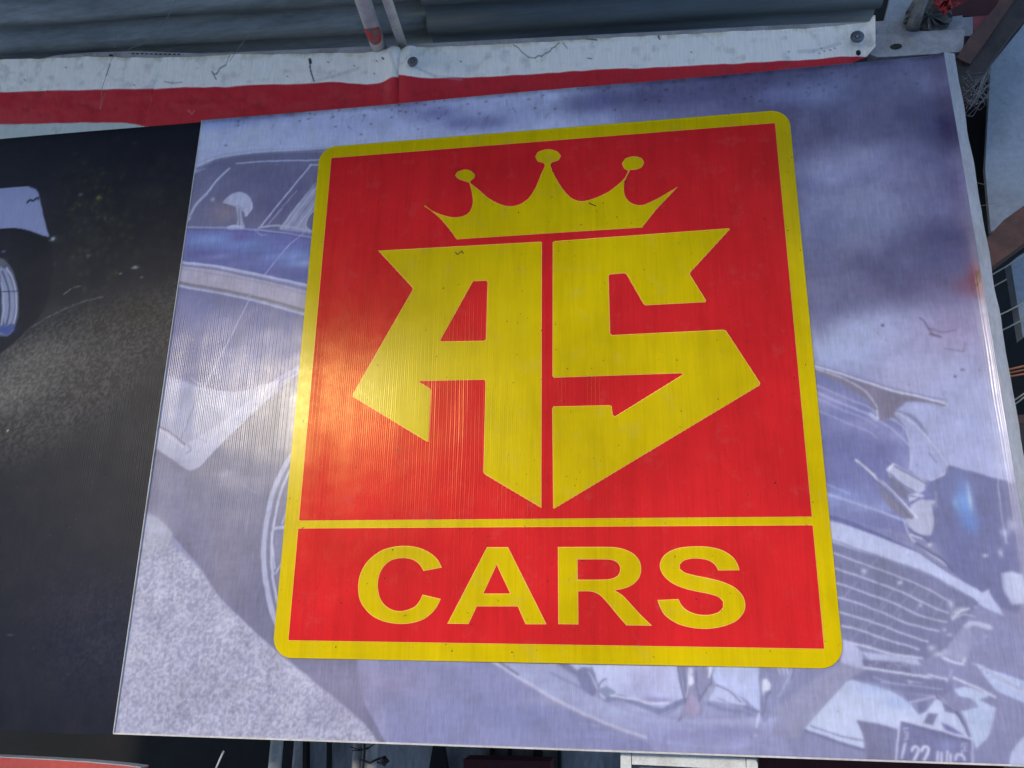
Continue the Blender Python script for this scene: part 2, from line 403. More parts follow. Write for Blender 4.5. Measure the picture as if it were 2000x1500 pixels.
# ------------------------------------------------------------------ roof canopy over the signs
def roof_sheet(name, x0, x1, mat, label, yaw, y0, y1, zt, slope, pitch=.082, h=.014):
    """corrugated sheet, ribs roughly along the wall"""
    n = int((y1-y0)/pitch*10); prof = []
    for i in range(n+1):
        y = y1-(y1-y0)*i/n; ph = (y1-y)/pitch*2*math.pi
        q = math.sin(ph); prof.append((y, zt-(y1-y)*slope+h*math.copysign(abs(q)**.6, q)))
    v = []; f = []
    xs = (x0, (x0+x1)/2, x1)
    cy, sy = math.cos(yaw), math.sin(yaw)
    for x in xs:
        for y, z in prof: v.append((x*cy-y*sy, x*sy+y*cy, z))
    m = len(prof)
    for a in range(2):
        for i in range(m-1): f.append((a*m+i, a*m+i+1, (a+1)*m+i+1, (a+1)*m+i))
    o = obj(name, v, f, mat, smooth=True)
    md = o.modifiers.new('thick', 'SOLIDIFY'); md.thickness = .0012
    return tag(o, label, 'roof sheet', 'corrugated roof sheets of the canopy')
roof_sheet('roof_sheet', -2.2, -.252, M['roofA'], 'grey corrugated roof sheet left of the cream pole', R_(3.2), -.14, .30, 3.150, -.12)
roof_sheet('roof_sheet', -.275, .715, M['roofB'], 'dark blue-green corrugated roof sheet right of the cream pole', R_(3.2), -.14, .30, 3.137, -.12)

# unseen high roof added to shade the upper part of the signs
def high_roof():
    v = []; f_ = []; n = 70
    for x in (-3.9, 1.05):
        for i in range(n*6+1):
            y = .70-(.70+5.45)*i/(n*6); v.append((x, y, 4.20+.02*math.sin(i/6*2*math.pi)))
    m = n*6+1
    f_ = [(i, i+1, m+i+1, m+i) for i in range(m-1)]
    o = obj('unseen_shade_roof', v, f_, M['roofA'], smooth=True); md = o.modifiers.new('t', 'SOLIDIFY'); md.thickness = .002
    return tag(o, 'unseen high corrugated roof added above and in front of the signs to shade them', 'roof')
high_roof()
# ================================================================== main board: printed picture
cv = Canvas(X0, X1, ZB, ZT, .00155, 0.0, (146,150,200))
f, l, b = cv.fill, cv.line, cv.blob
XX, ZZ = np.meshgrid(cv.x, cv.z)
LW = (184,190,230); LM = (165,170,215)
# sky and clouds of the picture, with a shadow band painted in at right
f([(300,90),(1000,90),(1900,60),(1990,560),(1990,640),(1500,700),(1000,480),(300,360)], (188,194,236), 40, 1, False)
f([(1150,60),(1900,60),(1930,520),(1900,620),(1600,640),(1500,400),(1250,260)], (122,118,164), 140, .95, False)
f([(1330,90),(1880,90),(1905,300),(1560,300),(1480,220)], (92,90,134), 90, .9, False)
for q in [(470,228,70,14,(112,124,188),.8),(430,240,60,12,(118,140,205),.6),(540,222,60,12,(98,106,170),.5),(850,222,50,16,(104,106,164),.9),(800,208,40,12,(118,118,172),.7),(895,240,38,14,(106,108,168),.9),
          (955,240,40,16,(104,106,162),.9),(1200,195,90,22,(104,104,150),.8),(1130,205,60,16,(118,120,170),.7),(1420,190,90,26,(100,98,146),.7),(700,245,120,22,(156,162,214),.5),
          (1010,225,60,24,(152,158,208),.7),(1290,228,60,20,(150,154,204),.6),(1570,185,70,24,(124,130,184),.7),(1620,175,50,26,(116,126,176),.6),(1700,330,110,30,(118,120,170),.6),(1600,350,80,26,(140,146,196),.7),
          (1640,440,90,60,(132,140,182),.8),(1600,500,90,40,(138,148,190),.6),(1750,430,90,46,(118,124,168),.7),(1690,520,120,30,(112,112,156),.8),(1800,560,110,40,(122,116,158),.8),(1860,480,60,70,(104,98,148),.7),
          (1640,590,100,26,(112,114,158),.7),(1590,470,50,70,(124,132,174),.5),(1700,640,110,34,(166,178,226),.9),(1650,690,100,34,(170,184,232),.8),(1850,690,90,60,(172,166,212),.8),(1780,720,90,34,(180,180,224),.6),
          (1820,640,110,30,(158,152,200),.7),(1900,800,90,120,(172,178,226),.8),(1860,860,90,60,(168,180,232),.8),(1760,760,60,30,(184,184,226),.5)]:
    b(*q[:4], tuple(c+(22 if q[0] < 1000 else 6) for c in q[4]), q[5])
f([(1560,440),(1700,470),(1830,430),(1935,440),(1915,512),(1860,536),(1790,562),(1730,588),(1660,618),(1595,652),(1540,600)], (98,98,142), 60, .55)  # soft dark band: the shadow edge on the board, painted into the print
for q in [(1600,330,70,30,(168,172,214),.55),(1690,300,60,22,(150,152,196),.5),(1640,400,80,34,(164,170,210),.6),(1740,380,50,30,(150,152,196),.5),(1580,450,40,50,(160,166,210),.5),(1660,470,60,24,(150,156,198),.5),(1540,180,60,16,(140,146,200),.5),(1780,330,40,40,(128,124,172),.5)]: b(*q[:4], q[4], q[5])
cn = vnoise(XX, ZZ, .10, 3, 5); up = np.clip((ZZ-2.28)/.25, 0, 1)*np.clip((XX+.2)/.3, 0.15, 1)
cv.c += ((cn-.5)*74*up)[..., None]*np.array([1.0, 1.0, .85])
# --- the car's side, left of the emblem
f([(372,345),(400,325),(440,310),(520,300),(660,296),(660,470),(360,470)], (112,113,156), 3)
f([(392,400),(480,330),(600,330),(600,440),(520,445),(500,380)], (106,104,150), 30, .7)
b(438,415,26,22,(142,128,152),.8); b(420,360,26,26,(122,126,170),.6); b(540,400,40,30,(96,96,144),.6)
l([(386,330),(430,312),(500,302),(640,293)], 7, (120,120,160), .8); l([(380,320),(430,304),(500,294),(640,288)], 5, (172,178,218), .7)
l([(372,342),(400,330)], 4, (150,156,205), .8); l([(462,320),(520,315),(640,312)], 3.2, LW)
l([(448,330),(425,352),(402,382)], 5.5, LW); l([(402,380),(382,402),(368,430)], 7, (168,174,214)); l([(404,384),(372,424)], 2, (110,112,156))
b(416,390,4,4,(190,195,230),.8)
l([(607,322),(560,380),(510,442)], 3.4, LW); l([(606,322),(650,322)], 3, LW); l([(580,372),(526,436)], 1.8, (160,165,210)); l([(552,408),(520,443)], 1.6,(160,165,210))
f([(640,345),(617,362),(580,400),(546,446),(556,452),(612,456),(596,440),(604,418),(640,392)], (158,162,204), 2)
for dx in (0, 8, 17, 26): l([(616+dx*.3,358+dx),(580+dx,402+dx*.3),(548+dx*1.1,448)], 1.7, (205,208,240) if dx%2 == 0 else (116,118,160), .85)
l([(640,392),(606,418),(597,438),(606,450),(640,453)], 3, LW); l([(612,416),(602,434)], 2, (104,106,150))
f([(437,394),(446,384),(458,377),(470,375),(483,380),(491,391),(493,404),(487,417),(479,424),(476,410),(466,402),(452,400)], (178,182,222), 1.6)
l([(437,396),(460,402),(478,414)], 2, (205,208,240)); l([(492,396),(492,408),(482,422)], 2, (210,212,242))
f([(461,402),(472,404),(473,425),(480,446),(461,448),(464,425)], (170,172,208), 1.5); l([(467,408),(468,444)], 2, (118,118,158))
f([(440,445),(455,440),(470,442),(480,448),(470,451),(450,449)], (196,198,232), 1.4); l([(505,446),(530,441),(560,442),(612,452)], 4, (178,180,218)); l([(530,447),(600,455)], 1.6, (120,122,165))
f([(355,447),(470,449),(560,452),(660,466),(660,575),(600,558),(470,526),(352,512)], (104,114,186), 3)
l([(363,444),(450,446),(530,452),(612,464)], 3.2, (158,168,224)); l([(363,449),(450,451),(560,458),(612,470)], 2, (92,96,160))
for q in [(410,468,52,12,(124,152,222),.8),(480,478,60,10,(112,146,218),.7),(560,500,52,10,(128,156,224),.7),(590,515,34,8,(140,170,232),.7),(500,492,70,8,(112,128,200),.6),(470,462,22,10,(116,92,170),.6),(560,470,50,10,(108,104,176),.6),
          (400,497,40,9,(94,96,168),.7),(450,505,50,9,(98,100,170),.6),(540,530,50,10,(92,98,170),.6),(425,502,30,5,(140,146,208),.5),(505,495,40,4,(92,110,186),.7),(590,540,30,10,(86,92,166),.6)]: b(*q[:4], q[4], q[5])
l([(500,452),(512,460),(520,458)], 2, (180,185,226), .7); l([(592,456),(560,484),(512,544)], 1.8, (176,180,222)); l([(512,544),(505,552)], 1.5, (130,132,170))
l([(354,512),(430,522),(510,538),(640,566)], 5.5, (184,190,230)); l([(354,518),(430,528),(510,545),(640,574)], 1.8, (106,110,158))
f([(352,520),(430,530),(510,548),(640,580),(640,622),(593,606),(470,572),(346,550)], (172,166,198), 2)
l([(352,524),(510,553),(640,586)], 2.2, (140,136,172), .6)
l([(348,552),(470,574),(595,606),(640,618)], 6.5, (126,123,143)); l([(346,558),(470,581),(595,614),(640,626)], 3, (192,194,226))
f([(344,560),(470,584),(640,630),(640,700),(584,716),(545,742),(500,768),(440,774),(395,756),(328,735)], (106,110,168), 3)
for q in [(420,640,60,50,(126,132,192),.6),(520,660,60,50,(116,124,188),.6),(390,700,50,26,(112,116,180),.6),(470,720,60,30,(132,138,198),.6),(380,600,40,26,(122,128,188),.5)]: b(*q[:4], q[4], q[5])
for i in range(26):
    x = 372+rng.random()*120; y = 652+rng.random()*70; l([(x,y),(x+3+6*rng.random(),y-2-3*rng.random())], 1.5, (160,166,216), .55)
l([(488,584),(455,650),(422,712),(396,765),(354,858)], 1.9, (190,194,232)); l([(486,586),(484,578),(492,578)], 2, (160,160,196))
l([(640,690),(590,714),(540,742),(510,762)], 5, (150,158,214)); l([(640,700),(590,722),(545,747)], 2, (112,116,168))
f([(322,738),(395,757),(470,765),(520,748),(506,775),(470,800),(430,830),(385,856),(364,872),(306,836)], (158,163,206), 4)
b(350,760,34,14,(148,156,208),.7); l([(328,735),(360,742),(392,756)], 2.6, (120,126,186)); l([(372,738),(392,752)], 2, (176,180,222)); l([(392,760),(354,856)], 1.7, (108,112,156))
f([(304,836),(330,840),(364,866),(356,878),(346,903),(300,872)], (176,180,218), 2)
l([(308,832),(335,846),(366,872)], 3, (108,110,150)); l([(312,840),(360,874)], 1.6, (210,212,240))
f([(362,866),(384,856),(430,826),(470,796),(520,752),(548,742),(528,776),(470,830),(430,868),(388,912),(370,919),(352,912),(347,902)], (176,180,220), 2)
l([(366,868),(372,878),(364,886)], 2, (128,130,168)); l([(386,856),(404,862),(384,886)], 2, (134,136,176), .7); l([(470,800),(430,838),(390,880)], 2, (190,194,230))
# under the car and the tyre's shade in the picture
f([(300,874),(346,905),(370,920),(388,913),(432,868),(472,830),(530,776),(600,720),(700,690),(700,1330),(760,1460),(722,1440),(600,1318),(530,1262),(430,1168),(388,1105),(338,1048),(318,1020),(296,1004),(282,1000)], (120,122,160), 3)
for q in [(330,950,40,50,(142,144,180),.7),(450,1000,70,90,(134,135,170),.6),(520,850,40,60,(118,118,146),.7),(480,900,50,30,(128,130,160),.6),(455,940,36,14,(158,158,188),.6),(440,925,20,9,(172,172,204),.6),(570,1290,90,40,(128,131,174),.6),
          (640,1330,60,40,(136,134,172),.6),(430,1110,40,70,(146,145,178),.5)]: b(*q[:4], q[4], q[5])
l([(430,918),(470,944),(500,962)], 4, (150,150,182), .5); l([(488,990),(480,1040)], 1.6, (158,160,198), .6)
# light gravel
f([(255,1004),(296,1008),(318,1020),(337,1042),(332,1060),(388,1110),(430,1170),(530,1264),(600,1320),(700,1402),(742,1450),(742,1500),(180,1500)], (168,171,206), 5)
b(290,1040,40,40,(176,181,212),.9)
pg = xz([(255,1004),(337,1042),(430,1170),(530,1264),(600,1320),(742,1450),(180,1500),(240,1100)])
def poly_mask(px):
    Q = cv.pts(px); ins = np.zeros(XX.shape, bool); n = len(Q)
    for i in range(n):
        (x1,z1),(x2,z2) = Q[i],Q[(i+1)%n]
        if z1 != z2: ins ^= ((z1 > ZZ) != (z2 > ZZ)) & (XX < (x2-x1)*(ZZ-z1)/(z2-z1)+x1)
    return ins
gm = poly_mask([(250,1030),(300,1040),(335,1062),(388,1112),(430,1172),(530,1266),(600,1322),(700,1404),(745,1450),(745,1500),(180,1500)]).astype(float)
sm = poly_mask([(330,1020),(380,1060),(470,1140),(560,1250),(700,1380),(900,1420),(960,1500),(745,1500),(745,1450),(600,1322),(430,1172),(335,1062)]).astype(float)
n1 = vnoise(XX, ZZ, .0031, 11, 3); n2 = vnoise(XX, ZZ, .05, 12, 3)
ramp_dn = np.clip((2.06-ZZ)/.12, .12, 1)
cv.c += (gm*(np.clip((n1-.50)*3.4, -1, .75)*25*ramp_dn+(n2-.5)*26))[..., None]*np.array([1,1,.85])
sp = np.clip((n1-.66)*9, 0, 1)*np.clip((n2-.36)*3.5, 0, 1)
fade = np.clip(1-(np.abs(XX-(-.62+(2.05-ZZ)*1.25)-.07)/.16), 0, 1)
cv.c += (sm*sp*fade)[..., None]*np.array([46, 46, 40.])
# wheel at the emblem's edge
for d, wd, c_ in ((0,11,(170,176,218)),(9,3,(122,126,172)),(15,5,(176,182,224)),(24,3,(118,120,166))):
    l([(600+d,850),(560+d,905),(533+d,965),(518+d,1040),(516+d,1105),(528+d,1180),(545+d,1225),(575+d,1262)], wd, c_)
f([(560,960),(545,1000),(536,1060),(540,1130),(556,1170),(600,1200),(600,950)], (126,130,174), 2)
l([(536,1032),(565,1028)], 6, (168,174,216)); l([(538,1120),(562,1082)], 4, (168,174,216)); l([(552,1022),(566,985)], 4, LM); l([(530,1040),(537,1110)], 3, LW)
# --- front of the car, right of the emblem
f([(1560,690),(1600,722),(1690,755),(1780,795),(1815,850),(1852,905),(1965,938),(2030,960),(2060,1520),(1560,1520),(1500,1300)], (136,140,188), 3, 1, False)
f([(1570,715),(1620,735),(1700,790),(1722,818),(1768,826),(1782,880),(1782,925),(1812,950),(1830,980),(1830,1060),(1760,1040),(1610,1010),(1570,860)], (122,128,186), 3)
for q in [(1620,780,60,22,(158,160,214),.7),(1680,830,60,16,(160,162,216),.6),(1740,850,40,14,(162,166,220),.6),(1640,870,60,36,(114,120,180),.7),(1700,900,50,40,(116,120,180),.7),(1640,970,60,18,(140,156,222),.8),(1700,990,60,14,(150,164,226),.7),
          (1620,930,40,30,(112,118,182),.6),(1770,900,20,40,(150,156,212),.6)]: b(*q[:4], q[4], q[5])
for y0, a in ((752,.7),(766,.9),(778,.5),(800,.5)):
    l([(1594,y0),(1650,y0+24),(1700,y0+44),(1712,y0+56)], 3, (180,184,230), a)
l([(1700,812),(1740,835),(1775,868)], 3, (176,182,228), .8); l([(1735,812),(1765,835),(1778,862)], 3, (180,186,230), .8); l([(1600,960),(1680,985),(1770,1018)], 4, (172,184,234), .8); l([(1600,940),(1660,965)], 3, (160,174,230), .7)
f([(1588,716),(1660,738),(1745,764),(1830,782),(1850,786),(1848,794),(1812,786),(1772,784),(1755,794),(1748,806),(1745,815),(1718,821),(1714,806),(1690,780),(1640,748),(1588,724)], (134,130,162), 1.6)
l([(1588,713),(1660,735),(1745,763),(1800,775),(1850,789)], 3, (214,216,244)); l([(1588,718),(1650,740),(1690,764),(1714,795)], 2.2, (200,204,240)); l([(1588,710),(1745,758),(1850,782)], 1.5, (110,112,160), .8)
l([(1846,782),(1850,794),(1844,795)], 2.5, (190,194,232)); l([(1700,806),(1716,818),(1713,800)], 3, (196,200,236))
f([(1752,800),(1770,786),(1815,790),(1850,800),(1965,840),(1975,945),(1851,908),(1846,885),(1815,845),(1785,812)], (170,178,228), 3)
f([(1750,802),(1770,810),(1800,836),(1830,870),(1851,908),(1846,926),(1815,938),(1790,930),(1778,915),(1778,850),(1765,825)], (164,172,222), 2)
l([(1752,806),(1790,832),(1825,870),(1850,906),(1847,924),(1818,938)], 2, (200,206,240)); l([(1748,806),(1770,835),(1779,880),(1778,918)], 2, (190,196,234)); l([(1815,885),(1830,903)], 1.6, (110,114,160))
f([(1815,940),(1846,928),(1852,908),(1905,922),(1965,940),(1980,1030),(1995,1150),(1990,1200),(1900,1160),(1860,1110),(1828,1060),(1826,975),(1812,960)], (118,124,176), 3)
b(1885,985,16,40,(118,160,240),.95); b(1868,985,8,16,(140,178,244),.7); b(1895,1020,16,18,(110,148,236),.7); b(1895,975,5,22,(186,210,250),.8); b(1880,1080,30,60,(112,118,176),.6)
f([(1732,914),(1745,904),(1775,922),(1808,940),(1806,958),(1788,964),(1760,948),(1736,930)], (176,182,222), 1.6)
l([(1732,902),(1760,917),(1808,944)], 2.4, (112,114,152)); l([(1738,925),(1765,948),(1790,962)], 2.2, (108,110,150)); l([(1734,918),(1745,908)], 4, (206,210,240))
f([(1740,930),(1765,950),(1780,968),(1776,978),(1752,962),(1738,948)], (122,124,164), 1.6); f([(1774,966),(1795,962),(1808,968),(1790,975),(1776,980)], (184,190,228), 1.5); l([(1776,968),(1800,972),(1780,982)], 1.6, (104,108,150))
f([(1780,985),(1800,974),(1828,978),(1822,1000),(1826,1020),(1820,1045),(1800,1044),(1778,1032),(1768,1012)], (176,180,220), 2)
f([(1715,948),(1738,968),(1765,990),(1785,1012),(1768,1013),(1752,1002),(1732,985)], (130,130,164), 1.6)
l([(1672,898),(1700,922),(1730,948),(1760,978),(1790,1010)], 4.6, (206,210,240), taper=False); l([(1676,903),(1716,942),(1780,1012)], 1.6, (110,112,156)); l([(1712,930),(1755,975),(1784,1008)], 1.6, (108,110,150))
l([(1822,985),(1826,1020),(1816,1060)], 2.2, (108,112,150), .8); l([(1828,960),(1830,990)], 2, (186,190,226), .6)
l([(1778,1032),(1790,1042),(1808,1050),(1816,1062)], 2.6, (100,104,144)); l([(1780,1044),(1800,1052)], 3, (196,200,234)); b(1816,1064,4,4,(214,218,244),.9)
l([(1768,1020),(1776,1045),(1790,1062),(1850,1105)], 2, (206,210,240)); l([(1790,1062),(1840,1092),(1862,1115)], 4, (102,108,160))
l([(1604,1005),(1660,1022),(1735,1054)], 8, (104,112,172)); l([(1604,1000),(1660,1014),(1770,1056)], 2.5, (124,134,200)); l([(1735,1052),(1790,1078),(1840,1110)], 3.5, (104,110,166))
f([(1604,1014),(1660,1028),(1735,1056),(1790,1078),(1810,1090),(1850,1118),(1880,1135),(1920,1158),(1932,1150),(1938,1166),(1952,1186),(1962,1203),(1930,1190),(1905,1175),(1860,1148),(1810,1120),(1720,1088),(1620,1058)], (178,188,234), 2)
f([(1606,1056),(1720,1090),(1810,1122),(1860,1148),(1912,1176),(1895,1200),(1880,1222),(1850,1262),(1800,1290),(1740,1278),(1648,1252)], (122,127,172), 2)
l([(1622,1054),(1720,1087),(1812,1120),(1905,1172)], 2, (108,112,158), .7)
for pts_, wd in (([(1625,1079),(1690,1103),(1760,1128),(1815,1152),(1856,1176)],2.2),([(1628,1109),(1690,1130),(1750,1152),(1810,1180),(1852,1198)],2.6),([(1632,1138),(1690,1158),(1740,1176),(1800,1203),(1848,1215)],2.6),
                 ([(1636,1167),(1680,1180),(1720,1196),(1780,1220),(1834,1233)],2.6),([(1640,1196),(1680,1207),(1720,1221),(1770,1240),(1812,1253)],2.8),([(1644,1223),(1680,1231),(1720,1246),(1795,1268)],2.8),([(1646,1252),(1700,1265),(1745,1278),(1800,1286)],4)):
    l(pts_, wd, (192,198,236)); l([(x+1,y+3.4) for x, y in pts_], 1.2, (104,108,156), .6)
for a_, b_ in (((1712,1092),(1645,1170)),((1764,1130),(1706,1200)),((1790,1146),(1742,1205)),((1815,1158),(1785,1196)),((1842,1172),(1820,1206)),((1760,1200),(1700,1262)),((1690,1215),(1655,1262)),((1735,1175),(1690,1228))):
    l([a_, b_], 2.6, (156,160,204), .45)
b(1757,1138,5,3,(210,214,242),.9); b(1687,1115,5,5,(190,194,230),.8); b(1798,1182,3,3,(200,204,236),.8)
for q in [(1858,1180,6,8),(1868,1196,8,5),(1878,1190,10,4),(1862,1205,5,5),(1820,1266,8,6),(1834,1278,12,5),(1850,1272,8,4),(1906,1186,3,2),(1926,1243,4,3),(1855,1240,6,3),(1845,1230,4,3),(1955,1080,4,8)]: b(*q, (196,202,238), .8)
l([(1860,1210),(1874,1196),(1892,1188)], 3, (202,206,238)); l([(1868,1206),(1884,1200),(1905,1204)], 2.4, (186,190,228))
f([(1880,1222),(1895,1213),(1915,1215),(1935,1220),(1940,1228),(1930,1230),(1905,1222),(1885,1230)], (200,206,240), 1.5)
f([(1896,1226),(1898,1250),(1888,1292),(1866,1288),(1845,1276),(1862,1246),(1880,1230)], (158,162,206), 6)
l([(1842,1284),(1862,1292),(1882,1297)], 4, (198,204,240)); l([(1880,1296),(1884,1286)], 4, (190,196,232))
f([(1646,1250),(1665,1258),(1682,1270),(1690,1308),(1668,1304),(1642,1294)], (172,178,224), 2); f([(1680,1272),(1730,1278),(1790,1288),(1800,1300),(1700,1290)], (172,180,226), 2)
f([(1684,1288),(1720,1290),(1775,1296),(1780,1316),(1700,1306),(1686,1300)], (118,122,168), 1.6)
for i in range(16):
    x = 1692+rng.random()*80; y = 1290+rng.random()*18; l([(x,y),(x+4,y+3*rng.random())], 1.6, (180,184,224), .7)
l([(1688,1303),(1740,1312),(1815,1323)], 3.6, (200,206,242)); l([(1812,1317),(1848,1327)], 3, (196,202,240)); l([(1862,1324),(1905,1342),(1945,1362)], 3.4, (202,206,242))
f([(1690,1308),(1815,1326),(1850,1330),(1860,1345),(1840,1362),(1770,1352),(1720,1340),(1660,1324),(1680,1312)], (124,128,176), 2)
for a_, b_ in (((1705,1322),(1745,1336)),((1720,1332),(1840,1346)),((1770,1356),(1835,1360)),((1775,1365),(1828,1362)),((1860,1310),(1848,1332)),((1770,1330),(1800,1334))): l([a_, b_], 2.4, (166,170,218), .8)
b(1778,1332,4,3,(210,214,242),.8)
f([(1642,1296),(1690,1308),(1680,1314),(1660,1326),(1570,1430),(1560,1440),(1500,1440),(1520,1380),(1600,1320)], (146,150,192), 6)
f([(1571,1424),(1600,1390),(1652,1333),(1664,1328),(1700,1338),(1745,1352),(1775,1374),(1795,1396),(1810,1386),(1828,1364),(1845,1372),(1870,1398),(1893,1434),(1895,1442),(1760,1405),(1752,1424),(1672,1408),(1684,1430),(1688,1464),(1620,1440)], (184,196,238), 2)
for q in [(1700,1345,40,12,(160,180,236),.7),(1750,1372,30,12,(150,170,232),.6),(1630,1400,40,16,(190,200,240),.6)]: b(*q[:4], q[4], q[5])
l([(1583,1418),(1630,1434),(1684,1447)], 2.6, (132,138,182)); l([(1572,1427),(1620,1444),(1688,1465)], 3.4, (112,116,160))
f([(1672,1407),(1710,1412),(1753,1424),(1748,1490),(1692,1486),(1688,1450),(1684,1430)], (124,128,172), 1.6)
f([(1790,1372),(1812,1366),(1808,1388),(1795,1390)], (120,126,174), 3); f([(1812,1392),(1832,1394),(1822,1416),(1804,1412)], (122,126,172), 3); f([(1838,1370),(1862,1384),(1868,1394),(1846,1390)], (120,124,170), 3); f([(1838,1412),(1860,1420),(1882,1436),(1845,1426)], (120,124,186), 3)
f([(1760,1352),(1830,1362),(1800,1370),(1772,1368)], (130,134,182), 3); l([(1775,1372),(1820,1362),(1832,1360)], 2.5, (180,186,228), .8)
l([(1830,1360),(1862,1384),(1880,1410),(1894,1442)], 2.4, (96,100,142)); l([(1836,1362),(1866,1388)], 1.6, (210,214,244), .7)
f([(1864,1346),(1885,1342),(1905,1346),(1925,1354),(1940,1352),(1925,1362),(1912,1366),(1946,1384),(1940,1410),(1930,1440),(1906,1462),(1898,1440),(1888,1410),(1876,1388),(1912,1382),(1898,1366),(1872,1358)], (178,192,236), 2)
b(1915,1400,18,20,(160,180,232),.5)
f([(1756,1405),(1898,1443),(1899,1500),(1748,1500)], (120,124,174), 1.4, 1, False); b(1850,1455,24,12,(140,150,210),.6)
l([(1757,1405),(1898,1443)], 3.2, (194,200,238), smooth=False); l([(1898,1443),(1899,1500)], 2.6, (180,186,226)); l([(1757,1405),(1749,1500)], 2.8, (194,198,236)); l([(1760,1412),(1896,1448)], 1.2, (100,104,146))
# lettering of the picture's number plate, cut by the board's lower edge
l([(1765,1424),(1772,1423)], 2, LW); l([(1766,1431),(1772,1431),(1772,1437),(1768,1437),(1772,1438),(1772,1444),(1766,1444)], 2, LW, smooth=False)
l([(1888,1452),(1879,1452),(1879,1458)], 1.8, LW, smooth=False); l([(1887,1458),(1883,1458),(1883,1464)], 1.8, LW, smooth=False); l([(1887,1466),(1879,1466),(1879,1472)], 1.8, LW, smooth=False)
l([(1768,1452),(1761,1480)], 4, LW); 
for x in (1782, 1801): l([(x-1,1466),(x+2,1459),(x+8,1458),(x+12,1464),(x+9,1474),(x+3,1484)], 4, (200,204,240))
for x, y in ((1831,1468),(1839,1470),(1850,1468),(1857,1473)): l([(x,y),(x-1,y+20)], 3.4, (196,200,238))
l([(1866,1484),(1870,1474),(1880,1476),(1884,1484)], 3.4, (196,200,238))
f([(1908,1298),(1925,1305),(1960,1316),(2010,1334),(2060,1350),(2060,1400),(2000,1372),(1965,1358),(1945,1346),(1930,1330)], (172,186,234), 2)
for k in range(7): l([(1912+k*5,1302+k*4),(1950+k*8,1318+k*6),(1990+k*5,1340+k*6)], 1.6, (118,128,186) if k%2 else (214,220,248), .8)
l([(1900,1296),(1925,1302)], 2, (200,205,238), .7)
f([(1958,1120),(1975,1115),(1995,1122),(2004,1150),(2000,1178),(1978,1180),(1962,1155)], (180,190,234), 5); b(1962,1040,8,8,(170,176,220),.8); b(1975,1025,8,12,(184,190,228),.7); b(1925,1085,5,3,(204,210,240),.9)
f([(1978,1466),(2000,1440),(2030,1420),(2060,1520),(1970,1500)], (180,190,234), 3); l([(1945,880),(1953,980),(1966,1060)], 1.8, (190,196,234), .8)
b(1900,1240,60,40,(140,144,192),.5); b(1960,1420,30,30,(140,144,190),.5)
# --- chrome bumper below the emblem
f([(740,1280),(962,1292),(1100,1372),(1250,1436),(1280,1470),(760,1450)], (132,138,190), 3, .8)
b(700,1350,70,50,(144,142,186),.6); b(780,1330,60,30,(148,142,186),.5); b(1000,1400,120,30,(126,136,192),.6); b(1150,1440,60,14,(134,142,200),.5)
f([(964,1292),(1082,1292),(1105,1310),(1130,1330),(1160,1360),(1240,1395),(1330,1405),(1520,1400),(1500,1440),(1440,1462),(1300,1452),(1180,1412),(1040,1340)], (158,166,216), 4)
b(1080,1370,60,10,(150,152,196),.6); b(1330,1440,120,18,(138,140,196),.7); b(1430,1430,80,18,(134,134,190),.7); b(1250,1420,60,14,(156,160,214),.6); b(1440,1412,60,6,(166,168,216),.6); b(1280,1385,80,12,(172,182,232),.8)
l([(962,1291),(1020,1328),(1100,1374),(1180,1412),(1260,1440)], 5, (180,184,222)); l([(976,1294),(1012,1318)], 4, (118,124,170)); l([(1020,1334),(1100,1380),(1200,1424)], 2, (160,150,190), .7)
l([(1075,1314),(1100,1326),(1130,1342),(1145,1354)], 3.4, (134,144,196), .9)
f([(1078,1291),(1104,1292),(1128,1312),(1134,1305),(1144,1302),(1154,1308),(1162,1322),(1166,1342),(1163,1356),(1158,1361),(1140,1348),(1134,1342),(1128,1324),(1110,1310)], (124,132,182), 2)
l([(1092,1300),(1120,1324)], 2, (150,158,204), .7); l([(1150,1312),(1158,1326),(1166,1345)], 2, (205,210,242), .9)
f([(1104,1291),(1330,1291),(1330,1330),(1338,1365),(1310,1378),(1250,1372),(1205,1356),(1175,1348),(1164,1322),(1152,1304),(1140,1302),(1128,1308)], (182,192,240), 2)
for q in [(1270,1330,50,30,(172,172,226),.7),(1240,1350,34,14,(164,168,224),.6),(1290,1368,26,5,(140,136,200),.8),(1270,1366,20,5,(148,146,206),.6)]: b(*q[:4], q[4], q[5])
f([(1170,1344),(1185,1340),(1204,1352),(1198,1362),(1184,1363),(1172,1358)], (138,150,196), 2); l([(1172,1356),(1186,1365),(1205,1354)], 2, (212,216,246)); l([(1168,1340),(1178,1328),(1184,1326)], 2.6, (124,130,180)); l([(1156,1304),(1162,1320)], 3.5, (122,126,172))
l([(1186,1366),(1212,1362),(1240,1372),(1270,1384),(1294,1388),(1315,1378),(1333,1370)], 9, (126,136,186)); l([(1250,1378),(1295,1397),(1320,1384)], 3, (136,146,192)); l([(1192,1358),(1230,1364),(1270,1374),(1305,1372)], 3, (206,212,246))
f([(1378,1296),(1400,1340),(1450,1362),(1484,1392),(1486,1302),(1440,1296)], (178,190,240), 2)
f([(1390,1340),(1412,1342),(1450,1366),(1462,1384),(1445,1378),(1400,1370),(1382,1368)], (180,190,238), 2)
l([(1398,1338),(1425,1350),(1448,1372)], 2.2, (118,122,170)); l([(1402,1364),(1430,1374),(1455,1380)], 1.6, (130,136,184)); l([(1382,1374),(1405,1382),(1420,1386),(1450,1390),(1468,1396)], 6, (130,140,188)); l([(1458,1382),(1486,1394)], 6, (126,134,182))
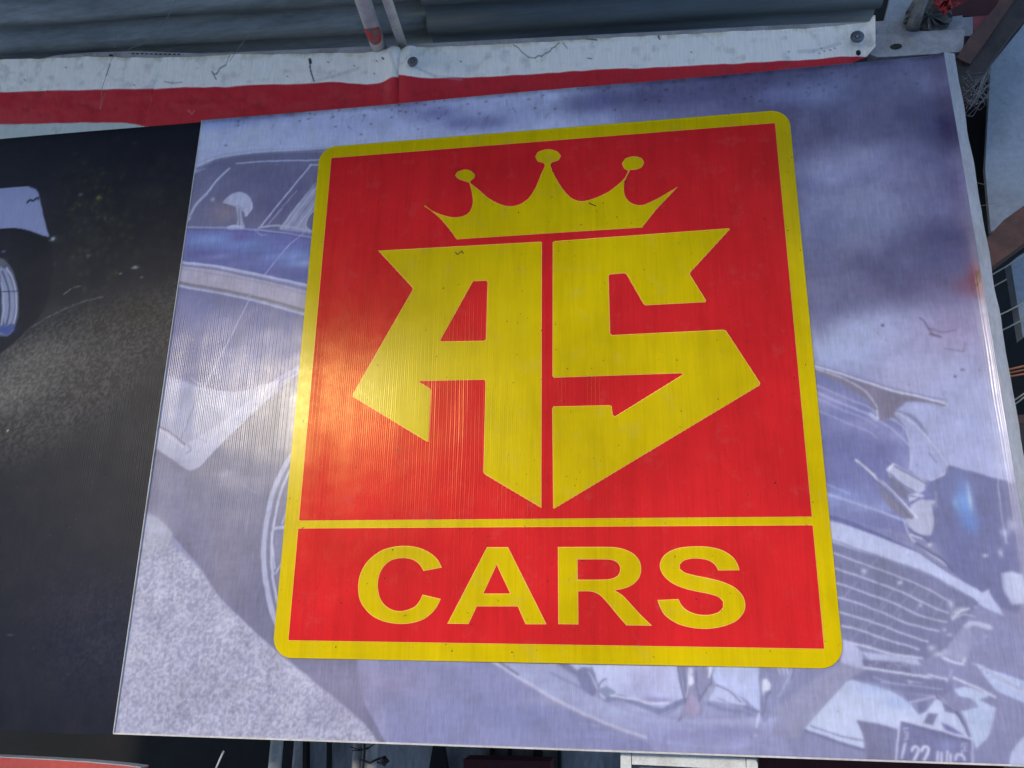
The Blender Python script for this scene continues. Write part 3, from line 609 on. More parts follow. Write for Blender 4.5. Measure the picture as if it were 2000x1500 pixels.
f([(1322,1300),(1345,1300),(1346,1335),(1350,1345),(1360,1330),(1356,1300),(1376,1300),(1390,1330),(1397,1342),(1380,1372),(1372,1395),(1362,1400),(1352,1392),(1340,1396),(1334,1404),(1328,1396),(1336,1366),(1328,1340)], (140,143,188), 2)
for pts_ in ([(1324,1302),(1330,1340),(1338,1372)], [(1334,1304),(1340,1350),(1342,1366)], [(1390,1332),(1376,1352),(1362,1372)]): l(pts_, 2.4, (108,114,158))
f([(1348,1318),(1354,1322),(1357,1334),(1350,1340),(1344,1336)], (206,212,244), 1.4); f([(1346,1306),(1352,1304),(1354,1316),(1348,1320)], (190,196,232), 1.4); l([(1345,1304),(1345,1340),(1340,1362)], 1.6, (205,210,242)); l([(1358,1312),(1362,1340),(1366,1360)], 1.6, (100,104,148))
f([(1352,1356),(1362,1366),(1368,1385),(1358,1400),(1342,1398),(1338,1380),(1344,1362)], (160,152,198), 2.5); l([(1330,1400),(1326,1408)], 3, (120,122,166)); l([(1388,1300),(1384,1322)], 3, (214,218,246)); l([(1394,1304),(1388,1330)], 1.6, (110,114,158)); f([(1384,1340),(1396,1344),(1380,1372),(1374,1366)], (158,164,206), 1.5)
f([(1482,1300),(1510,1298),(1556,1302),(1548,1328),(1528,1362),(1508,1392),(1494,1412),(1486,1404),(1488,1380),(1490,1350),(1484,1325)], (138,144,192), 2)
f([(1490,1328),(1498,1326),(1506,1338),(1505,1346),(1494,1350),(1490,1358),(1488,1342)], (204,210,242), 1.4); l([(1484,1320),(1487,1360),(1489,1398)], 2, (112,118,162)); l([(1505,1350),(1497,1362),(1494,1390)], 3, (116,122,166)); l([(1482,1394),(1478,1420)], 3, (200,204,236)); b(1476,1436,4,3,(180,184,222),.8)
for x in (1520, 1528, 1536): l([(x,1304),(x+3,1316)], 2.4, (200,206,238), .8)
l([(1546,1304),(1540,1326),(1520,1360)], 3, (158,164,206)); l([(1550,1306),(1546,1326)], 2, (112,116,160))
for i in range(34):
    x = 1120+rng.random()*340; y = 1395+rng.random()*55; l([(x,y),(x+12+34*rng.random(),y+3+5*rng.random())], 1.6, (178,182,226) if i%2 else (138,140,192), .28)
# stains and marks on the film itself
l([(1796,620),(1806,628),(1812,640),(1822,652),(1834,656)], 2.2, (88,80,104), .8, taper=False); l([(1812,640),(1840,648),(1868,645)], 1.8, (96,88,112), .8); l([(1816,652),(1838,658)], 3.5, (104,92,116), .7); l([(1845,680),(1866,684),(1882,686),(1886,668)], 1.4, (112,100,132), .7)
b(1724,635,2,2,(20,18,30),1); b(1866,735,2,2,(40,34,60),.9); b(1880,722,4,2,(90,80,120),.8); b(1906,548,14,30,(138,44,60),.75); b(1888,560,30,20,(150,84,110),.5); b(1870,640,50,40,(164,140,178),.4)
l([(1906,534),(1910,552),(1906,560)], 4, (70,22,30), .8)
for i in range(110):
    a, c = rng.random(2); x = 420+a*1400; top = 235-(x-395)*.0879; y = top+3+(c**2)*55
    if rng.random() < .55: b(x, y, 1.6+1.4*rng.random(), 1.4, (60,58,80), .7)
    else: l([(x,y),(x+rng.normal()*5,y+3+rng.random()*9)], 1.3, (78,76,100), .6)
for i in range(60): b(1560+rng.random()*380, 200+rng.random()*1200, 1.5, 1.5, (96,92,120), .6)
wv = vnoise(XX*7, ZZ, .018, 21, 3)+.6*vnoise(XX, ZZ*6, .02, 22, 3)
cv.c *= (1+(wv-.8)*.10)[..., None]
bl = cv.c.copy()                                  # the enlarged photograph is a little soft
for ax in (0, 1):
    bl = .5*bl+.25*np.roll(bl, 1, ax)+.25*np.roll(bl, -1, ax)
soft_m = (np.clip((XX-.30)/.1, 0, 1)+np.clip((1.84-ZZ)/.03, 0, 1)*(XX > -.25)).clip(0, 1)[..., None]
for ax in (0, 1):
    b2_ = .5*bl+.25*np.roll(bl, 1, ax)+.25*np.roll(bl, -1, ax); bl = bl*(1-soft_m)+b2_*soft_m
cv.c = cv.c*.25+bl*.75
g_ = cv.c.mean(-1, keepdims=True); cv.c = g_+(cv.c-g_)*.84+np.array([6., 3., -2.]); cv.c = (cv.c-145)*1.12+145+8*np.clip((ZZ-2.3)/.3, 0, 1)[..., None]*np.clip(.4-XX, 0, 1)[..., None]*2
mott = vnoise(XX, ZZ, .03, 51, 5)+.5*vnoise(XX*2.2, ZZ, .008, 52, 3)
cv.c *= (1+(mott-.75)*.11)[..., None]
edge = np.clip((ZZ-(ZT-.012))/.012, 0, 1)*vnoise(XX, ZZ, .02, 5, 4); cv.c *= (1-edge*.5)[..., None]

board = empty('picture_board', (0, .01, 2.26)); tag(board, 'large corrugated plastic board printed with a pale faded picture of a classic car', 'sign board')
def lift(X, Z):                                   # the film curls forward along the board's right edge
    return -np.clip((X-.690)/.035, 0, 1.2)**2*.0080 + .0012*np.sin(X*9+Z*4)
EX0, EX1 = -.4500, .4500
etop = 0.5*(xz([(1080,250.5)])[0,1]+xz([(660,285)])[0,1]); ebot = xz([(1100,1296.5)])[0,1]
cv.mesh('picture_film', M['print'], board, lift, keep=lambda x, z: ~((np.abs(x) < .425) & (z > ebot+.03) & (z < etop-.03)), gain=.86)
box('board_core', ((X0+X1)/2, .0085, (ZT+ZB)/2), (X1-X0-.003, .007, ZT-ZB-.002), M['core'], board, bev=.0005)
slab('edge_film', [[(X0-.0004,ZB-.0006),(X0+.0009,ZB-.0006),(X0+.0009,ZT),(X0-.0004,ZT)]], .012, -.0024, M['core'], board)
slab('edge_film', [[(X0,ZB-.0022),(X1,ZB-.0022),(X1,ZB+.0004),(X0,ZB+.0004)]], .012, -.0014, M['core'], board)
# pale wrapped edge strip right of the picture
v = []; n = 60
for i in range(n+1):
    z = ZT+.004-(ZT-ZB+.01)*i/n; w = .0225+.0004*math.sin(i*1.3)+.0006*rng.random()
    v += [(X1-.0006, -.0062+.0006*math.sin(i*.7), z), (X1+.003, -.0035, z), (X1+w, .004+.0015*math.sin(i*.9), z), (X1+w+.001, .012, z)]
obj('edge_strip', v, [(4*i+k, 4*i+k+1, 4*i+k+5, 4*i+k+4) for i in range(n) for k in range(3)], M['trim'], board)

# ================================================================== emblem on the board
LY = -0.0030
emb = empty('emblem_sticker', (0, -.002, 2.28)); tag(emb, 'red and yellow rounded emblem with crown, AS and CARS, stuck on the pale board', 'emblem')
def rrect(x0, x1, z0, z1, r, n=10):
    o = []
    for cx, cz, a0 in ((x1-r,z1-r,0),(x0+r,z1-r,90),(x0+r,z0+r,180),(x1-r,z0+r,270)):
        for k in range(n+1):
            a = R_(a0+90*k/n); o.append((cx+r*math.cos(a), cz+r*math.sin(a)))
    return o
def zat(x, y): return xz([(x, y)])[0, 1]
z_a = 0.5*(zat(648,311)+zat(1511,241)); z_b = .5*(zat(587,1017)+zat(1583,1011.5)); z_c = .5*(zat(583,1031)+zat(1586,1026.5)); z_d = .5*(zat(564,1249.5)+zat(1610,1270))
etop = z_a+.0262; ebot = z_d-.0272
# the border's plate, with the cells for the two red fields left open by laying them on top
slab('border', [rrect(EX0, EX1, ebot, etop, .034)], LY+.0025, LY, M['yellow'], emb)
for z1, z0 in ((z_a, z_b), (z_c, z_d)):
    slab('red_field_edge', [rrect(-.4246, .4243, z0, z1, .0008, 1)], LY-.0001, LY-.0004, M['halo'], emb)
    slab('red_field', [rrect(-.4238, .4235, z0+.0008, z1-.0008, .0008, 1)], LY-.0004, LY-.0008, M['red'], emb)
def flutter(lp, amp):
    """cut edges step with the board's flutes where they run across them"""
    q = densify([tuple(p) for p in lp], True, .0018); q = np.array(q); t = np.roll(q,-1,0)-np.roll(q,1,0); t /= np.linalg.norm(t,axis=1)[:,None]+1e-9
    diag = np.abs(t[:,0]*t[:,1])*2
    q[:,1] += amp*diag*np.sin(q[:,0]*2*math.pi/PITCH); return q
def glyph(name, px_loops, smooth=True, amp=.0004, label=None, parent=emb, hw=.0013):
    L = []
    for lp in px_loops:
        w = xz(smooth_loop(lp, True, 42, 5) if smooth else lp); L.append(flutter(w, amp) if amp else w)
    o = slab(name, [[tuple(p) for p in inset(q, hw if k == 0 else -hw)] for k, q in enumerate(L)], LY-.0012, LY-.0016, M['yellow'], parent)
    slab('cut_edge', [[tuple(p) for p in q] for q in L], LY-.0008, LY-.0012, M['halo'], o)
    if label: o['label'] = label
    return o
def ell(cx, cy, rx, ry, n=28, a0=0): return [(cx+rx*math.cos(2*math.pi*k/n+a0), cy+ry*math.sin(2*math.pi*k/n+a0)) for k in range(n)]
crown = [(829,403),(846,414),(865,422),(885,426.5),(902,425),(915,419),(922,408),(924.5,395),(922,376),(917.5,359),(909,356),(897,352),(890,345),(894,338),(908,333.5),(920,336),(928,343),(927,350),(919,356),(920,360),
 (936,373),(955,389),(975,400),(995,405),(1015,401.5),(1032,390),(1046,370),(1056,346),(1065,326),(1063,321),(1050,317),(1046,308),(1052,299),(1071,294),(1088,298),(1096,307),(1091,315),(1078,320),(1075,325),
 (1081,340),(1089,355),(1100,372),(1115,388),(1132,395),(1150,393),(1170,386),(1190,376),(1208,362),(1220,350),(1227,336),(1219,331),(1215,322),(1222,312),(1238,308),(1252,311),(1258,319),(1254,328),(1243,333),(1231,334),(1224,347),
 (1219,362),(1219.5,380),(1226,393),(1238,401),(1254,403),(1270,397),(1290,387),(1323.5,367),(1303,389),(1282,411),(1267,430),(1254,446.5),(1100,456),(893,469.5),(879,450),(862,430),(846,416)]
glyph('crown', [crown], amp=.0003, hw=.0009)
glyph('letter_a', [[(740,491.5),(1056,474),(1059,476),(1058,993),(1053,990),(947,927),(945,922),(949,745),(946,743),(822,745.5),(821,748),(841,760),(843,764),(838,864),(834,863),(690,776),(691,770),(807,568),(807,564)],
                   [(925,551),(951,550),(953,553),(950,664),(947,667),(862,668.5),(861,666)]], smooth=False)
glyph('letter_s', [[(1083,473),(1423,448),(1425,450),(1347,535),(1348,539),(1379,589),(1377,592),(1261,598),(1257,596),(1224,538),(1219,535.5),(1192,538),(1189,541),(1192,653),(1195,656),(1412,645.5),(1418,648),
                    (1484,749),(1483,754),(1085,993),(1081,994),(1079,799),(1082,795),(1192,792.5),(1195,795),(1197,812),(1202,814),(1333,733),(1331,730.5),(1083,739),(1079.5,736),(1080,476)]], smooth=False)
def crop(pts, ox, oy, s=3.3333): return [(ox+x/s, oy+y/s) for x, y in pts]
glyph('letter_c', [crop([(1147,430),(1120,378),(1075,337),(1010,304),(930,289),(850,292),(770,312),(700,355),(645,415),(612,490),(604,570),(615,640),(650,700),(705,750),(780,782),(870,796),(950,790),(1030,765),(1085,722),(1120,676),(1140,633),
   (1022,605),(1003,645),(970,683),(920,705),(870,712),(815,699),(770,665),(742,615),(731,550),(738,490),(760,437),(800,394),(850,373),(910,369),(960,380),(1002,410),(1028,452)],520,980)], amp=0)
glyph('letter_a', [crop([(1183,794),(1440,297),(1577,297),(1827,798),(1690,798),(1640,682),(1375,682),(1320,796)],520,980), crop([(1503,412),(1590,598),(1417,598)],520,980)], smooth=False, amp=0)
glyph('letter_r', [crop([(100,96),(450,96),(530,110),(595,143),(632,190),(641,240),(630,292),(590,338),(535,364),(470,378),(520,410),(570,462),(640,538),(712,607),(545,605),(480,530),(420,457),(375,410),(335,390),(300,384),(232,384),(234,599),(103,597)],1060,1040),
                   crop([(228,177),(430,178),(475,190),(500,217),(504,248),(490,280),(455,300),(400,307),(229,308)],1060,1040)], amp=0)
glyph('letter_s', [crop([(1280,247),(1140,249),(1122,215),(1085,187),(1030,173),(970,172),(920,185),(892,210),(893,238),(925,262),(990,280),(1080,298),(1170,322),(1250,360),(1300,412),(1317,470),(1305,525),(1260,575),(1180,610),(1080,627),(980,622),(880,596),(800,545),(765,490),(746,440),
   (883,434),(905,475),(945,510),(1010,533),(1080,536),(1140,520),(1172,490),(1172,450),(1140,420),(1080,401),(1000,385),(920,365),(840,330),(785,280),(762,225),(775,170),(820,127),(890,101),(980,92),(1080,95),(1170,118),(1240,165),(1270,215)],1060,1040)], amp=0)
for px in ([(889,492),(893,497),(896,495)], [(897,494),(902,490),(905,495)], [(1219,353),(1221,358),(1224,352)], [(1150,396),(1158,400),(1164,402)]):
    tube('dirt_fleck', [P(x, y, LY-.0022) for x, y in px], .0008, M['grime'], emb, 6)

# ================================================================== dark board on the left
XD = X0-.0012; ZD = zat(0,1428)
dv = Canvas(-1.36, XD, 1.668, 2.852, .0026, .004, (26,29,42))
f, l, b = dv.fill, dv.line, dv.blob; XX, ZZ = np.meshgrid(dv.x, dv.z)
b(60,1100,200,260,(34,36,50),.6); b(200,1250,160,160,(38,42,64),.7)
for i in range(230):
    x = 95+rng.normal()*0+rng.random()*260; y = 300+rng.random()*270; b(x, y, 3+9*rng.random(), 3+7*rng.random(), (44,48,46) if rng.random() < .6 else (22,24,36), .35)
for i in range(150):
    x = 180+rng.normal()*32; y = 440+rng.normal()*62; b(x, y, 2+5*rng.random(), 2+5*rng.random(), (64,72,48) if rng.random() < .6 else (46,54,42), .38)
for q in [(193,386,5,5,(120,132,56),.8),(158,380,4,3,(106,112,90),.7),(170,490,5,4,(96,104,86),.6),(205,425,4,6,(90,98,76),.5),(48,567,6,5,(140,150,60),.9),(86,548,7,5,(118,130,60),.8),(83,540,4,4,(110,122,60),.7),(60,555,8,4,(90,98,60),.6),(172,500,3,4,(132,136,120),.7),(60,575,12,3,(120,124,100),.6)]: b(*q[:4], q[4], q[5])
l([(125,574),(138,565)], 2.4, (150,152,160)); l([(143,562),(160,558)], 2, (130,132,130), .8); b(264,522,6,3,(180,184,200),.9); b(235,534,3,2,(120,124,150),.8); b(276,541,3,2,(104,108,140),.8)
for i in range(40):
    x, y = 10+rng.random()*340, 262+rng.random()*120; l([(x,y),(x+rng.normal()*9,y+rng.normal()*6)], 1, (70,72,84), .4)
# road in the picture, sunlit and gritty
f([(-60,720),(0,690),(40,664),(70,640),(120,612),(200,585),(330,560),(420,540),(420,660),(330,690),(230,790),(80,880),(-60,920)], (66,64,66), 110, .85)
b(80,700,100,44,(104,99,96),.75); b(20,760,80,44,(118,113,108),.65); b(260,610,70,34,(52,46,44),.6)
l([(60,640),(110,612),(160,590),(200,580)], 4, (84,86,92), .7); b(0,780,60,24,(110,106,104),.5)
gn = vnoise(XX, ZZ, .0042, 31, 2); gq = dv.c.sum(-1); dv.c += (np.clip((gn-.5)*4, -1, 1.2)*np.clip((gq-110)/60, 0, 1)*17)[..., None]
f([(-60,448),(0,446),(40,446),(62,452),(84,462),(100,474),(104,500),(100,560),(84,610),(58,640),(30,668),(0,690),(-60,716)], (14,16,34), 5)
f([(-60,372),(0,369),(30,366),(58,365),(70,369),(77,380),(83,410),(90,440),(98,464),(84,460),(62,452),(34,446),(0,447),(-60,450)], (150,157,200), 2.4)
b(30,400,40,20,(158,164,206),.5); l([(60,366),(74,372),(80,390),(86,420)], 2, (34,36,48), .8)
l([(54,396),(60,391),(66,393),(71,388)], 4.5, (26,28,38), .95); b(75,388,3,3,(36,38,48),.9); b(104,467,4,4,(214,218,236),.9); b(98,470,3,2,(90,90,120),.8)
f([(-60,500),(-20,500),(5,506),(22,522),(33,550),(38,590),(36,620),(30,640),(18,654),(0,658),(-60,640)], (92,96,118), 2)
f([(0,520),(14,528),(26,560),(30,600),(24,632),(12,640),(6,610),(4,560)], (150,156,190), 3)
l([(14,524),(26,545),(32,575),(33,605),(28,632)], 4, (196,200,228)); l([(6,530),(16,560),(20,600),(14,636)], 3, (54,58,84)); l([(-10,530),(4,560),(8,600),(4,636)], 5, (170,176,208)); l([(0,550),(3,600),(0,630)], 3, (30,34,60)); l([(2,570),(34,570)], 2.4, (40,44,66), .8)
b(14,644,16,9,(56,84,176),.8); l([(2,652),(16,656),(28,644)], 2, (150,170,226), .8); b(6,512,8,6,(110,104,106),.7); b(8,492,4,2,(120,140,200),.8)
for i in range(90): b(rng.random()*360, 700+rng.random()*640, 1.6, 1.3, (70,72,86), .55)
b(16,841,2,2,(210,212,226),1); b(20,1240,6,2,(80,82,92),.7)
ed = np.clip((ZZ-(2.852-.02))/.02, 0, 1); dv.c *= (1-ed*.3)[..., None]
dark = empty('dark_board', (-1.0, .015, 2.26)); tag(dark, 'dark printed board with a white car wing and chrome wheel, left of the pale board', 'sign board')
dv.mesh('dark_film', M['dark'], dark, lambda X, Z: .0015*np.sin(X*7), gain=.95)
box('board_core', (-1.038, .0115, 2.26), (.640, .007, 1.178), M['core'], dark, bev=.0005)

# ================================================================== banner above the boards
def edge_y(tab):
    T = np.array(tab, float); return lambda x: np.interp(x, T[:,0], T[:,1])
def banner(name, x0, x1, top, bot, split, low, Y, label, seed, marks, fold):
    px0, px1 = x0, x1; nx = int((px1-px0)/2); nz = 90; v = []; col = []; F = []
    T, B_, S_ = edge_y(top), edge_y(bot), edge_y(split); L_ = edge_y(low) if low else None
    xs = np.linspace(px0, px1, nx+1); ts = np.linspace(0, 1, nz+1)
    PX = np.repeat(xs, nz+1); PY = np.concatenate([T(x)+(B_(x)-T(x))*ts for x in xs])
    W = back(np.stack([PX, PY], 1), Y)
    A = vnoise(W[:,0][None]*.8, W[:,2][None], .07, seed, 3)[0]; G = vnoise(W[:,0][None], W[:,2][None], .02, seed+1, 4)[0]
    W[:,1] += (A-.5)*.009 + (G-.5)*.002 + .0006*np.sin(PX/9.+PY/14.+6*A) + fold(PX, PY)
    s = S_(PX); k = np.clip((PY-s)/1.6+.5, 0, 1)[:,None]
    c = (1-k)*np.array([246,240,236])+k*np.array([198,36,50])
    if L_ is not None:
        k2 = np.clip((PY-L_(PX))/1.6+.5, 0, 1)[:,None]; c = (1-k2)*c+k2*np.array([200,208,206])
    c = c*(1-(np.clip(G-.58, 0, 1)*.45)[:,None]); yl = np.clip(1-(PY-T(PX))/9, 0, 1)[:,None]*np.clip((G-.35)*4, 0, 1)[:,None]
    c = c*(1-yl*.5)+np.array([196,184,140])*yl*.5
    for (pts_, wd, cc, al) in marks:
        for (xa,ya),(xb,yb) in zip(pts_, pts_[1:]):
            dx, dy = xb-xa, yb-ya; tt = np.clip(((PX-xa)*dx+(PY-ya)*dy)/(dx*dx+dy*dy+1e-6), 0, 1)
            m = np.clip((wd/2-np.hypot(PX-xa-tt*dx, PY-ya-tt*dy))/1.6+.6, 0, 1)[:,None]*al; c = c*(1-m)+np.array(cc)*m
    F = [(i*(nz+1)+j, i*(nz+1)+j+1, (i+1)*(nz+1)+j+1, (i+1)*(nz+1)+j) for i in range(nx) for j in range(nz)]
    o = obj(name, W, F, M['banner'], smooth=True); me = o.data; at = me.color_attributes.new('print', 'FLOAT_COLOR', 'POINT')
    q = np.ones((len(W), 4)); q[:, :3] = lin(np.clip(c, 0, 255)); at.data.foreach_set('color', q.ravel())
    return tag(o, label, 'banner', 'red and white banners above the boards')
gy = (96,92,96); cr = (84,82,86)
banner('banner', -60, 784, [(-60,119),(0,117),(80,114),(160,111),(300,112),(430,108),(600,104),(784,98)], [(-60,300),(0,290),(400,262),(784,225)],
       [(-60,181),(0,179),(250,174),(400,171),(550,165),(640,161),(700,162),(740,163),(784,158)], [(-60,243),(0,243),(120,241),(240,240),(300,250),(330,330),(784,400)], .026,
       'left red and white banner, its torn white band hanging above the dark board', 41,
       [([(605,116),(606,122)],5,(20,18,20),1),([(606,122),(605,130),(608,143),(613,158)],2,(40,38,40),.9),([(414,140),(418,146),(424,144),(430,134),(442,128)],1.8,cr,.9),([(418,146),(422,155)],1.6,cr,.9),([(442,128),(450,108)],1.2,(120,118,120),.8),
        ([(215,125),(208,148)],1.2,gy,.8),([(320,158),(336,162),(356,161)],1.2,gy,.6),([(700,130),(650,150),(610,160)],7,(190,186,190),.3),([(765,110),(778,150)],6,(196,192,196),.4),([(205,180),(195,212)],1.2,(200,140,140),.6),([(368,216),(376,224),(380,217)],1.4,(210,170,150),.7),
        ([(747,114),(750,117)],2.5,(30,28,30),.9)] + [([(x,y),(x+1,y+1)],1.8,(70,66,70),.7) for x, y in ((46,154),(128,131),(262,166),(730,142),(560,148),(735,118),(640,120),(690,125))],
       lambda x, y: .004*np.sin(x/26.)*np.clip((x-560)/200, 0, 1)-.010*np.exp(-((x-772)/16)**2))
banner('banner', 781, 1708, [(781,100),(800,95),(900,90),(1000,86),(1200,74),(1400,62),(1600,52),(1680,45),(1698,43),(1704,34),(1708,34)], [(781,232),(1000,205),(1400,165),(1640,135),(1680,116),(1692,112),(1708,96)],
       [(781,152),(800,157),(830,155),(880,152),(1000,146),(1200,136),(1400,126),(1560,118),(1640,111),(1675,110),(1700,112),(1708,112)], None, .020,
       'right red and white banner fixed with two grey washers along the steel rail', 47,
       [([(1003,88),(1012,93),(1020,103),(1032,112),(1045,113)],1.2,cr,.7),([(1045,113),(1052,109),(1058,110),(1066,104),(1074,101),(1078,95),(1085,92),(1092,84)],1.6,cr,.8),([(1140,76),(1165,79)],2.4,cr,.9),([(1100,85),(1108,96)],1.2,gy,.7),([(1640,84),(1590,98),(1560,100)],7,(180,178,184),.35),([(1286,70),(1288,76)],3,cr,.9),([(1148,115),(1156,116)],1.6,gy,.8),
        ([(815,136),(850,150),(900,154)],6,(186,184,190),.35)] + [([(x+rng.normal()*1,y),(x+1,y+1)],1.6,(70,66,80),.8) for x, y in ((1600,102),(1610,98),(1622,96),(1630,93),(1604,92),(1540,100),(1350,100),(900,120))],
       lambda x, y: -.009*np.exp(-((x-800)/18)**2)+.005*np.sin(x/70.)*np.clip((y-110)/50, 0, 1)-.008*np.clip((x-1690)/16, 0, 1))
def washer(x, y, Y, r, label):
    c = P(x, y, Y); w = empty('fixing_washer', c); tag(w, label, 'washer', 'grey fixing washers on the banner')
    def ring(nm, ra, rb, y0, y1, mat):
        bm = bmesh.new(); n = 32; L = []
        for rr, yy in ((rb, y1), (ra, y1-.001), (ra, y0)): L.append([bm.verts.new((c.x+rr*math.cos(2*math.pi*k/n), yy, c.z+rr*math.sin(2*math.pi*k/n))) for k in range(n)])
        for A, B in zip(L, L[1:]):
            for k in range(n): bm.faces.new((A[k], A[(k+1)%n], B[(k+1)%n], B[k]))
        if rb < .0008: bm.faces.new(L[0][::-1])
        from_bm(nm, bm, mat, w, True)
    ring('washer_disc', r, r*.35, c.y, c.y-.0022, M['zinc']); ring('washer_recess', r*.36, .0004, c.y-.001, c.y-.0012, M['dkrust']); ring('screw_head', r*.17, .0003, c.y-.001, c.y-.0032, M['screw'])
washer(806.5, 121.5, .006, .0108, 'grey washer at the left end of the right banner, beside the fold')
washer(1674, 73, .010, .0122, 'grey washer at the right end of the banner, near its ragged corner')
tag(tube('screw_stub', [P(1676,102,.014), P(1677,104,.004)], .0042, M['black']), 'small black screw stub below the right washer, at the banner lower edge', 'screw')
# curled hem behind the left banner
cl = [P(60,119,.034), P(110,108,.034), P(180,102.5,.034), P(260,100,.034), P(330,102,.034), P(420,106,.034), P(430,112,.034), P(60,123,.034)]
hm = obj('banner_hem', cl, [tuple(range(8))], M['rail']); tag(hm, 'curled pale hem showing above the left banner, with faint print', 'banner hem')
for x0 in range(257, 350, 9):
    q = [P(x0,103.5+(x0-257)*.02,.0325), P(x0+5,103.3+(x0-257)*.02,.0325), P(x0+5,105.6+(x0-257)*.02,.0325), P(x0,105.8+(x0-257)*.02,.0325)]
    obj('faint_print', q, [(0,1,2,3)], M['grime'], hm)
q = [P(213,106,.0325), P(221,106,.0325), P(221,110,.0325), P(213,110,.0325)]; obj('faint_print', q, [(0,1,2,3)], M['grime'], hm)

# ================================================================== steel rail and poles at the top
def beam(name, px_top, px_bot, Y, depth, mat, label, cat, parent=None, bev=.002):
    """prism whose front face follows the traced outline, with real depth behind"""
    w = [tuple(q) for q in xz(list(px_top)+list(px_bot)[::-1], Y)]
    o = slab(name, [w], Y+depth, Y, mat, parent)
    if label: tag(o, label, cat)
    return o
beam('steel_rail', [(-80,124),(300,108),(430,103.5),(690,92),(1000,76),(1300,61),(1500,50),(1700,42),(1900,33)], [(-80,160),(430,140),(1000,112),(1700,80),(1900,70)], .040, .030, M['rail'], 'upper grimy white steel rail running behind the banner', 'rail')
beam('square_tube', [(1700,72),(1712,68),(1800,61),(1885,57)], [(1700,106),(1715,112),(1800,107),(1880,101)], .022, .022, M['rail'], 'short square steel tube with an oval hole at the board top right corner', 'steel tube')
tag(obj('tube_hole', [P(1750+12*math.cos(a)+2*math.sin(a), 91+5.5*math.sin(a)-2*math.cos(a), .0212) for a in np.linspace(0, 2*math.pi, 20)[:-1]], [tuple(range(19))[::-1]], M['grime'], bpy.data.objects['square_tube']))
beam('rail_bracket', [(1712,52),(1745,44),(1800,38),(1880,30)], [(1712,70),(1745,68),(1800,64),(1880,60)], .034, .004, M['rail'], 'flat grimy bracket between the rail and the square tube', 'bracket')
def pole(name, a, b, ya, yb, r, label, mat=M['pole']):
    p, q = P(*a, ya), P(*b, yb); d = (q-p); q2 = p+d*1.9
    return tag(tube(name, [p-d*.06, p+d*.5, q2], r, mat, seg=24), label, 'pole', 'cream poles bracing the roof')
pp = pole('brace_pole', (740,92), (705,-12), .030, -.13, .0158, 'thick cream pole with a red painted spot, rising from the rail')
pole('brace_pole', (786,88), (752,-12), .032, -.13, .0098, 'thin cream pole close to the right of the thick pole')
c0 = P(737,64,-.038)
def spot(nm, rx, rz, y, mat):
    n = 26; a, b2 = P(740,92,.030), P(705,-12,-.13); ax = (b2-a).normalized(); side = ax.cross(Vector((0,-1,0.9)).normalized()).normalized(); nr = ax.cross(side).normalized()
    tc = (a+b2)/2
    if nr.dot(Vector(CAM)-tc) < 0: nr = -nr
    tcen = a+(b2-a)*.35; v = [tcen+nr*(.0158+y)]
    for ring_ in (.5, 1.0):
        for k in range(n):
            an = 2*math.pi*k/n; u = math.cos(an)*rx*ring_*(1+.08*math.sin(3*an)); w = math.sin(an)*rz*ring_
            th = u/.0158; v.append(tcen+ax*w+side*math.sin(th)*(.0158+y)+nr*math.cos(th)*(.0158+y))
    F = [(0,1+k,1+(k+1)%n) for k in range(n)]+[(1+k,1+n+k,1+n+(k+1)%n,1+(k+1)%n) for k in range(n)]
    return obj(nm, v, F, mat, pp, smooth=True)
spot('red_paint_spot', .0200, .026, .0012, M['redpaint'])
tag(beam('pale_post', [(1745,-30),(1790,-30)], [(1728,40),(1775,42)], .05, .02, M['sheet'], None, None), 'pale painted post at the right end of the dark roof sheet', 'post')

# ================================================================== top right corner
tag(tube('broken_branch', [P(1790,-40,-.02), P(1800,5,-.01), P(1790,30,0), P(1782,58,.01)], .012, M['rag'], seg=9), 'grey lump of grubby rag hanging in the top right corner', 'rag')
def rag(name, pts, Y, mat, label, cat, seed):
    r = np.random.default_rng(seed); lp = smooth_loop(pts, True, 60, 4); c = np.mean(np.array(lp), 0); v = [P(*c, Y-.02)]; n = len(lp); F = []
    for k, s_ in enumerate((.45, .8, 1.0)):
        for q in lp: v.append(P(*(c+(np.array(q)-c)*s_*(1+r.normal()*.015)), Y-.015*(1-s_)+r.normal()*.006))
    F = [(0,1+i,1+(i+1)%n) for i in range(n)]
    for k in range(2): F += [(1+k*n+i, 1+(k+1)*n+i, 1+(k+1)*n+(i+1)%n, 1+k*n+(i+1)%n) for i in range(n)]
    o = obj(name, v, F, mat); md = o.modifiers.new('t', 'SOLIDIFY'); md.thickness = .002; return tag(o, label, cat)
rag('crumpled_rag', [(1772,20),(1800,-20),(1845,-10),(1860,30),(1850,52),(1820,62),(1790,58),(1765,45)], .03, M['rag'], 'crumpled grey rag stuffed above the square tube', 'rag', 1)
rag('red_plastic_scrap', [(1818,-20),(1870,-30),(1905,-10),(1862,14),(1845,30),(1830,14)], .0, M['redplastic'], 'torn pink-red plastic scrap at the top edge of the picture', 'plastic scrap', 2)
beam('red_plastic_strip', [(1840,38),(1880,34),(1930,30)], [(1835,58),(1870,60),(1905,60)], .075, .01, M['redplastic'], 'bright red plastic strip behind the dark slanting post', 'plastic strip')
beam('maroon_board', [(1835,-40),(1990,-40)], [(1835,30),(1960,34)], .10, .02, M['redcloth'], 'dark maroon board above the red plastic strip', 'board')
beam('slanting_post', [(1985,-60),(2080,-60)], [(1946,11),(1897,68),(1868,112),(1854,150),(1890,200),(1905,160),(1942,112),(2000,32)], .012, .05, M['dkrust'], 'dark rusty post slanting across the top right corner', 'post')
